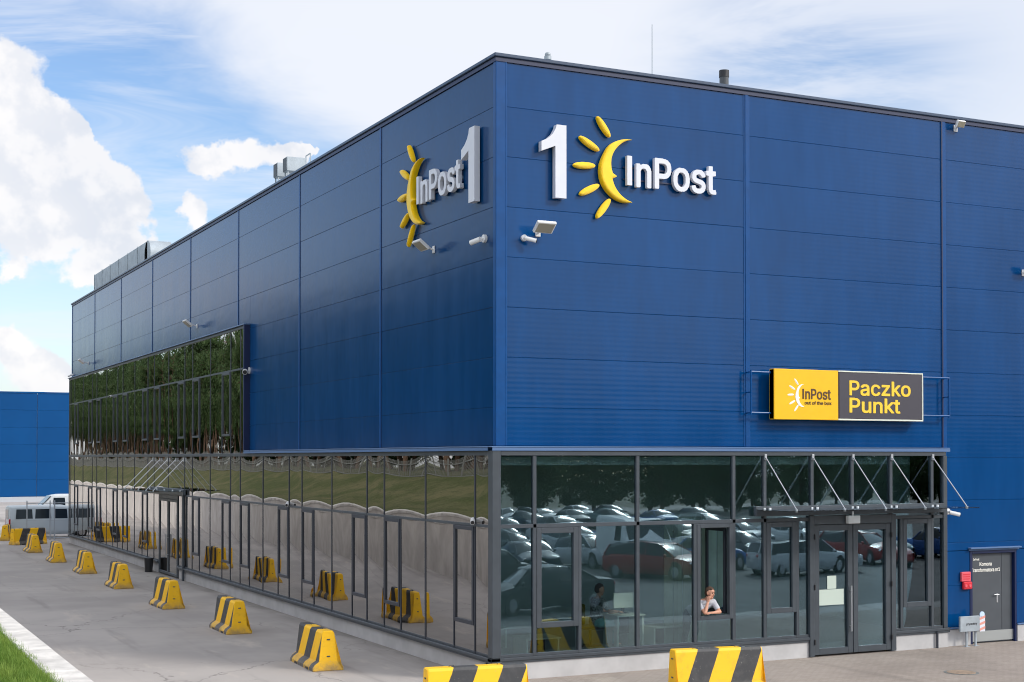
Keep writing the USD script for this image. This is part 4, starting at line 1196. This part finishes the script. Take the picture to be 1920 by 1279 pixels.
for c, x, yy, r in spots:
    lab = f'{names[c]} saloon in the rows of the car park that the front glazing mirrors'
    grp = f'{names[c]} cars in the mirrored car park'
    if c not in prot: prot[c] = sedan('parked_car', lab, 'paint_' + c, (x, yy, 0), r, c in ('red', 'silver'), grp)
    else: copy_of(prot[c], (x, yy, 0), r, lab, 'car', grp)
van('parked_van', 'white delivery van among the cars that the front glazing mirrors', 'paint_white', (18.5, -25.3, 0), 1.75, 5.2, 2.3, seats=False)

# ------------------------------------------------------------------ far blue hall, gate
p = thing('far_hall', 'plain blue hall with white base strip beyond the vans at left', 'hall', (0, 129, 0))
xs = np.arange(2.4, 95.5, 6.2)
put('core', MB().box(2.5, 95.3, .12, 25, 0, 11.2), 'far_white', p)
for a, b in zip(xs[:-1], xs[1:]):
    for z0 in np.arange(.55, 11.0, 1.8):
        put('wall_panel', MB().box(a + .02, b - .02, 0, .1, z0, min(z0 + 1.79, 11.3), .01), 'far_blue', p)
put('capping', MB().box(2.35, 95.5, -.05, .4, 11.31, 11.46), 'far_blue', p); put('base_strip', MB().box(2.4, 95.4, -.02, .1, 0, .53), 'far_white', p)
p = thing('steel_gate', 'thin galvanised tube gate between the vans and the building corner', 'gate', (-.90, 56.2, 0))
put('gate_frame', MB().tube((-.95, 0, .12), (1.9, 0, .12), .025).tube((-.95, 0, 2.05), (1.9, 0, 2.05), .025), 'fence_steel', p, smooth=40)
for x in (-.95, .28, .52, 1.88): put('post', MB().box(x - .03, x + .03, -.03, .03, 0, 2.2, .004), 'fence_steel', p)
put('mid_rail', MB().tube((-.95, 0, 1.1), (1.9, 0, 1.1), .012), 'fence_steel', p, smooth=40)

# ------------------------------------------------------------------ trees and fence that the side glazing mirrors
def tree_parts(seed, kind):
    r = np.random.default_rng(seed)
    trunk, V, F = MB(), [], []
    Ht = r.uniform(12.5, 15.5) if kind == 'pine' else r.uniform(11.5, 14.5) if kind == 'tall' else r.uniform(9, 11)
    pts = [np.array([0, 0, -.3])]
    for k in range(1, 7): pts.append(np.array([*(r.normal(0, .10, 2) * k ** .6), Ht * .93 * k / 6]))
    rad = np.linspace(.24, .05, 7)
    for a, b, r0, r1 in zip(pts[:-1], pts[1:], rad[:-1], rad[1:]): trunk.tube(a, b, r0, r1, 8)
    tip = lambda t: pts[0] + 0 if t <= 0 else np.array([np.interp(t * 6, range(7), [q[k] for q in pts]) for k in range(3)])
    lo = .24 if kind == 'pine' else .10 if kind == 'tall' else .06
    nb = 74 if kind == 'pine' else 76
    cl = []
    for k in range(nb):
        t = r.uniform(lo, 1.0) ** .9; base = tip(t)
        s = (1 - t) / (1 - lo)
        reach = (.4 + 2.7 * math.sin(math.pi * min(1, .12 + .80 * s)) * r.uniform(.3, 1.2)) if kind == 'pine' else (.6 + 3.4 * math.sin(math.pi * min(1, .15 + .85 * s)) * r.uniform(.5, 1.05))
        a = r.uniform(0, 2 * math.pi)
        end = base + [math.cos(a) * reach, math.sin(a) * reach, r.uniform(.1, .9)]
        if reach > 1: trunk.tube(base, end, .045, .015, 4)
        for f_ in (.45, .75, 1.0): cl.append((base + (end - base) * f_, .35 + .42 * reach * .45 * f_))
    for c, s in cl:
        m = 26 if kind == 'pine' else 24
        pos = c + r.normal(0, 1, (m, 3)) * s * [.62, .62, .38]
        for q in pos:
            d = r.normal(0, 1, 3); d /= np.linalg.norm(d); e = np.cross(d, r.normal(0, 1, 3)); e /= np.linalg.norm(e)
            L, w_ = (r.uniform(.26, .5), r.uniform(.09, .17)) if kind == 'pine' else (r.uniform(.18, .30), r.uniform(.12, .2))
            n = len(V); V += [q - d * L * .5, q + e * w_, q + d * L * .5, q - e * w_]; F += [[n, n + 1, n + 2], [n, n + 2, n + 3]]
    return trunk, (np.array(V), np.array(F))


def tree(name, seed, kind, loc, rot, label, group):
    p = thing(name, label, 'tree', loc, rot, group)
    t, c = tree_parts(seed, kind)
    put('trunk', t, 'bark', p, smooth=40); put('crown', c, 'needles' if kind == 'pine' else 'leaves', p, smooth=False)
    return p


PL = 'tall dark pine with bare lower trunk on the grass bank across the road'
pines = [tree('pine_tree', s, 'pine', (-25 + s, 34 + 6 * s, 3.9), s, PL, 'pines on the bank across the road') for s in range(4)]
TL_ = 'tall leafy tree among the pines on the grass bank across the road'
talls = [tree('leafy_tree', 40 + s, 'tall', (-27 - 3 * s, 58 + 31 * s, 3.9), s, TL_, 'leafy trees among the pines') for s in range(2)]
yy = 40.0
k = 0
while yy < 235:
    for row, x0 in enumerate((-24.5, -29.0, -34.0)):
        if rng.random() < .10: continue
        if rng.random() < .3: copy_of(talls[int(rng.integers(0, 2))], (x0 + rng.normal(0, 1.0), yy + rng.normal(0, 1.2), 3.9), rng.uniform(0, 6), TL_, 'tree', 'leafy trees among the pines'); continue
        copy_of(pines[int(rng.integers(0, 4))], (x0 + rng.normal(0, 1.0), yy + rng.normal(0, 1.2), 3.9), rng.uniform(0, 6), PL, 'tree', 'pines on the bank across the road')
    yy += 4.6 if yy < 120 else 6.0
UL = 'low leafy tree filling the gaps behind the pines on the bank'
under = tree('leafy_tree', 31, 'leaf', (-39, 46, 3.6), 1.0, UL, 'undergrowth behind the pines')
for yy in np.arange(30, 262, 4.4):
    copy_of(under, (-37.5 + rng.normal(0, 1.6), yy, 3.3), rng.uniform(0, 6), UL, 'tree', 'undergrowth behind the pines')
for yy in np.arange(-20, 34, 6.5):
    copy_of(pines[int(rng.integers(0, 4))], (-31 + rng.normal(0, 1.5), yy, 3.9), rng.uniform(0, 6), PL, 'tree', 'pines on the bank across the road')
DL = 'broad green deciduous tree in the line beyond the car park'
leafy = [tree('leafy_tree', 20 + s, 'leaf', (-30 + 9 * s, -92 + s, 0), s, DL, 'trees beyond the car park') for s in range(3)]
for x in np.arange(-4, 130, 5.0):
    for rw in (0, 1):
        copy_of(leafy[int(rng.integers(0, 3))], (x + rng.normal(0, 1.2), -94 - 7 * rw + rng.normal(0, 1.5), 0), rng.uniform(0, 6), DL, 'tree', 'trees beyond the car park')

p = thing('boundary_fence', 'grey picket fence along the grass bank under the pines', 'fence', (-19.0, 0, 3.35))
mb = MB()
for yy in np.arange(30, 240, .16): mb.box(-.012, .012, yy, yy + .022, .05, 1.45)
pk = put('picket', mb, 'fence', p); tag(pk, kind='stuff')
for yy in np.arange(30, 240, 2.5): put('post', MB().box(.021, .10, yy, yy + .08, -.2, 1.55), 'fence', p)
put('rail', MB().box(.02, .06, 30, 240, .3, .36).box(.02, .06, 30, 240, 1.15, 1.21), 'fence', p)

# ------------------------------------------------------------------ inside: blinds, desks, people
p = thing('vertical_blind', 'grey green vertical blind hanging behind the open window', 'blind', (5.3, 1.15, .31))
for k in range(9):
    a = -.55 + k * .128
    put('slat', MB().box(a, a + .12, -.01 + .02 * (k % 2), .0 + .02 * (k % 2), .02, 2.9), 'blind', p)
put('head_rail', MB().box(-.6, .65, -.03, .05, 2.905, 2.97), 'lamp', p)


def desk(loc, label, wd=1.35):
    p = thing('office_desk', label, 'desk', loc)
    put('desk_top', MB().box(0, wd, 0, .7, .70, .735, .005), 'desk', p)
    for a in (.03, wd - .07): put('leg', MB().box(a, a + .04, .03, .67, 0, .699), 'desk', p)
    put('modesty_panel', MB().box(.08, wd - .08, .60, .62, .25, .69), 'screen', p)
    return p


desk((4.38, 1.0, .02 + .0), 'pale desk standing inside the window left of the man', 1.0)
desk((3.55, 1.20, .30), 'pale desk in front of the seated office worker', .75)
for k_, yy_ in enumerate((2.4, 8.6, 15.2)): desk((.35, yy_, .02), f'{("nearest", "middle", "farthest")[k_]} of three pale desks behind the side glazing', 1.1)
desk((.95, .55, .0), 'low pale counter inside the first front window', .85)
p = thing('computer_monitor', 'computer screen on the desk beside the seated office worker', 'monitor', (3.95, 1.6, 1.035))
put('panel', MB().box(-.26, .26, -.02, .02, .12, .46, .006), 'desk', p); put('stand', MB().box(-.03, .03, 0, .03, .0, .2).box(-.11, .11, -.08, .1, 0, .012), 'screen', p)
p = thing('office_chair', 'dark office chair behind the seated office worker', 'chair', (3.12, 1.65, .30))
put('seat', MB().box(-.24, .24, -.24, .24, .42, .49, .02), 'screen', p); put('backrest', MB().box(-.30, -.24, -.22, .22, .55, 1.0, .02), 'chair', p)
put('column', MB().tube((0, 0, .06), (0, 0, .42), .03), 'black', p); put('base', MB().box(-.28, .28, -.03, .03, .02, .06).box(-.03, .03, -.28, .28, .021, .061), 'black', p)
put('back_support', MB().box(-.26, -.20, -.03, .03, .43, .6), 'black', p)


def flesh(bones, res=.018, smooth=12):
    """Tapered bones (a, ra, b, rb) hulled and merged into one smooth skin."""
    import manifold3d as m3
    tot = None
    for a, ra, b, rb in bones:
        s1 = m3.Manifold.sphere(ra, 20).translate(tuple(map(float, a))); s2 = m3.Manifold.sphere(rb, 20).translate(tuple(map(float, b)))
        h = m3.Manifold.batch_hull([s1, s2])
        tot = h if tot is None else tot + h
    tot = tot.refine_to_length(res)
    mm = tot.to_mesh()
    t = trimesh.Trimesh(np.array(mm.vert_properties[:, :3]), np.array(mm.tri_verts), process=True)
    trimesh.smoothing.filter_taubin(t, iterations=smooth)
    return t


def head_bones(c, fwd, up, k=1.0):
    c, fwd, up = map(lambda q: np.asarray(q, float), (c, fwd, up)); side = np.cross(fwd, up)
    P_ = lambda f, s, u: c + (fwd * f + side * s + up * u) * k
    b = [(P_(-.015, 0, .035), .088 * k, P_(-.015, 0, .02), .086 * k), (P_(.02, 0, .0), .072 * k, P_(.045, 0, -.075), .045 * k), (P_(.03, 0, .045), .07 * k, P_(.02, 0, -.02), .07 * k),
         (P_(.082, 0, .022), .011 * k, P_(.104, 0, -.018), .014 * k), (P_(.075, 0, -.052), .016 * k, P_(.07, 0, -.06), .02 * k), (P_(.066, 0, -.092), .026 * k, P_(.05, 0, -.09), .035 * k)]
    for s in (-1, 1): b += [(P_(-.01, s * .083, .015), .014 * k, P_(-.005, s * .086, -.022), .012 * k), (P_(.06, s * .045, -.01), .025 * k, P_(.05, s * .05, -.04), .025 * k)]
    return b, P_


def hand_bones(wrist, direc, palm_n, curl=.5, k=1.0, thumb=1):
    w_, d, n_ = (np.asarray(q, float) for q in (wrist, direc, palm_n))
    d = d / np.linalg.norm(d); n_ = n_ - d * (n_ @ d); n_ /= np.linalg.norm(n_); s = np.cross(d, n_)
    out = [(w_, .026 * k, w_ + d * .03 * k, .028 * k)]
    for i, (off, L) in enumerate(((-.030, .066), (-.010, .074), (.011, .070), (.030, .055))):
        kn = w_ + (d * .088 + s * off) * k
        out.append((w_ + (d * .02 + s * off * .6) * k, .020 * k, kn, .0125 * k))
        q, ang = kn, 0.0
        for j, f_ in enumerate((.45, .32, .23)):
            ang += curl * (.5 + .35 * j)
            e = q + (d * math.cos(ang) + n_ * math.sin(ang)) * L * f_ * 1.05 * k
            out.append((q, (.0115 - .001 * j) * k, e, (.0105 - .001 * j) * k)); q = e
    t0 = w_ + (d * .022 - s * .026 * thumb) * k; t1 = t0 + (d * .035 - s * .030 * thumb + n_ * .01) * k; t2 = t1 + (d * .032 - s * .006 * thumb + n_ * .012) * k
    out += [(t0, .017 * k, t1, .0135 * k), (t1, .0125 * k, t2, .010 * k)]
    return out


def person(label, loc, J, head_c, head_f, head_u, hands, shirt, trousers, hair_long=False, sleeves='short'):
    """J: joints in metres above loc. One continuous body with clothes and hair as children."""
    p = thing('person', label, 'person', loc)
    B, P_ = head_bones(head_c, head_f, head_u)
    B += [(J['neck'], .055, P_(-.01, 0, -.07), .052), (J['neck'], .06, J['chest'], .12), (J['chest'], .145, J['waist'], .125), (J['waist'], .125, J['hip'], .145)]
    for s in 'lr':
        sh, el, wr = J['sh' + s], J['el' + s], J['wr' + s]
        B += [(J['neck'], .05, sh, .062), (J['chest'], .12, sh, .065), (sh, .058, el, .043), (el, .043, el + (np.array(wr) - el) * .3, .043), (el + (np.array(wr) - el) * .3, .043, wr, .026)]
        hp, kn, an_ = J['hp' + s], J['kn' + s], J['an' + s]
        B += [(J['hip'], .12, hp, .095), (hp, .095, kn, .062), (kn, .06, an_, .04), (an_, .042, np.array(an_) + J['toe'], .032)]
    body = B + [b for h in hands for b in h]
    t = flesh(body, .014, 8)
    bp = put('body', t, 'skin', p, smooth=True)
    S_ = [(J['neck'] + np.array([0, 0, -.035]), .072, J['chest'], .135), (J['chest'], .158, J['waist'], .142), (J['waist'], .142, J['hip'], .155)]
    for s in 'lr':
        sh, el = np.array(J['sh' + s]), np.array(J['el' + s])
        S_ += [(J['chest'], .135, sh, .078), (J['neck'] + np.array([0, 0, -.04]), .065, sh, .074), (sh, .074, sh + (el - sh) * .62, .064)]
    put('shirt', flesh(S_, .022, 8), shirt, p, smooth=True)
    T_ = []
    for s in 'lr':
        T_ += [(J['hip'], .15, J['hp' + s], .108), (J['hp' + s], .108, J['kn' + s], .076), (J['kn' + s], .074, np.array(J['an' + s]) + [0, 0, .03], .056)]
    put('trousers', flesh(T_, .03, 8), trousers, p, smooth=True)
    sh_ = []
    for s in 'lr': sh_ += [(np.array(J['an' + s]) + [0, 0, -.03], .05, np.array(J['an' + s]) + J['toe'] + [0, 0, -.01], .042)]
    put('shoes', flesh(sh_, .03, 6), 'black', p, smooth=True)
    Hb = [(P_(-.03, 0, .055), .088, P_(-.045, 0, .0), .080), (P_(.02, 0, .085), .060, P_(-.02, 0, .075), .078), (P_(.045, -.02, .092), .030, P_(.04, .03, .095), .030)]
    if hair_long: Hb += [(P_(-.06, 0, .02), .075, P_(-.07, 0, -.13), .065)]
    put('hair', flesh(Hb, .014, 6), 'hair', p, smooth=True)
    e = MB()
    for s in (-1, 1): e.ball(P_(.086, s * .033, .012), (.012, .012, .009), 1)
    put('eyes', e, 'eye', p, smooth=True)
    put('brows', MB().tube(P_(.094, -.052, .034), P_(.098, -.018, .036), .006, .006, 5).tube(P_(.094, .052, .034), P_(.098, .018, .036), .006, .006, 5), 'hair', p)
    put('mouth', MB().tube(P_(.092, -.022, -.056), P_(.092, .022, -.056), .007, .007, 6), 'lips', p)
    return p


V3 = lambda *a: np.array(a, float)
# the man leaning on the window sill: origin on the floor below him
zf = .31
f_ = V3(.42, -.88, -.12); f_ /= np.linalg.norm(f_); u_ = V3(.10, -.10, 1); u_ -= f_ * (u_ @ f_); u_ /= np.linalg.norm(u_)
J = dict(neck=V3(.02, -.20, 1.10), chest=V3(.0, -.08, .97), waist=V3(.0, .16, .84), hip=V3(0, .36, .80), shl=V3(.20, -.20, 1.045), ell=V3(.235, -.40, .850), wrl=V3(.02, -.455, .845),
         shr=V3(-.19, -.15, 1.045), elr=V3(-.16, -.42, .850), wrr=V3(-.055, -.375, 1.075), hpl=V3(.10, .36, .74), hpr=V3(-.10, .36, .74), knl=V3(.11, .34, .40), knr=V3(-.11, .40, .40), anl=V3(.11, .46, .08), anr=V3(-.11, .52, .08), toe=V3(.02, -.16, -.035))
hands = [hand_bones(J['wrl'], V3(-1, -.1, .02), V3(0, .2, -1), .35, 1.0, 1), hand_bones(J['wrr'], V3(.30, .10, 1.0), V3(.85, .35, -.2), .75, 1.0, -1)]
person('man in grey T-shirt leaning on the open window sill, hand to his cheek', (5.17, .30, zf), J, V3(.065, -.275, 1.255), f_, u_, hands, 'shirt', 'jeans')
# the seated worker behind the glass
f2 = V3(.95, -.25, -.12); f2 /= np.linalg.norm(f2); u2 = V3(.1, 0, 1); u2 -= f2 * (u2 @ f2); u2 /= np.linalg.norm(u2)
J2 = dict(neck=V3(.05, 0, 1.10), chest=V3(.03, 0, .95), waist=V3(0, 0, .74), hip=V3(-.02, 0, .58), shl=V3(.05, -.19, 1.04), ell=V3(.22, -.22, .80), wrl=V3(.46, -.14, .79), shr=V3(.05, .19, 1.04), elr=V3(.22, .22, .80), wrr=V3(.46, .12, .79),
          hpl=V3(.02, -.11, .56), hpr=V3(.02, .11, .56), knl=V3(.44, -.13, .52), knr=V3(.44, .13, .52), anl=V3(.40, -.13, .08), anr=V3(.40, .13, .08), toe=V3(.16, 0, -.035))
hands2 = [hand_bones(J2['wrl'], V3(1, .1, 0), V3(0, 0, -1), .4, 1.0, 1), hand_bones(J2['wrr'], V3(1, -.1, 0), V3(0, 0, -1), .4, 1.0, -1)]
person('seated office worker in a patterned top behind the glass with arms on a desk', (3.22, 1.55, zf), J2, V3(.09, 0, 1.28), f2, u2, hands2, 'blouse', 'teal')
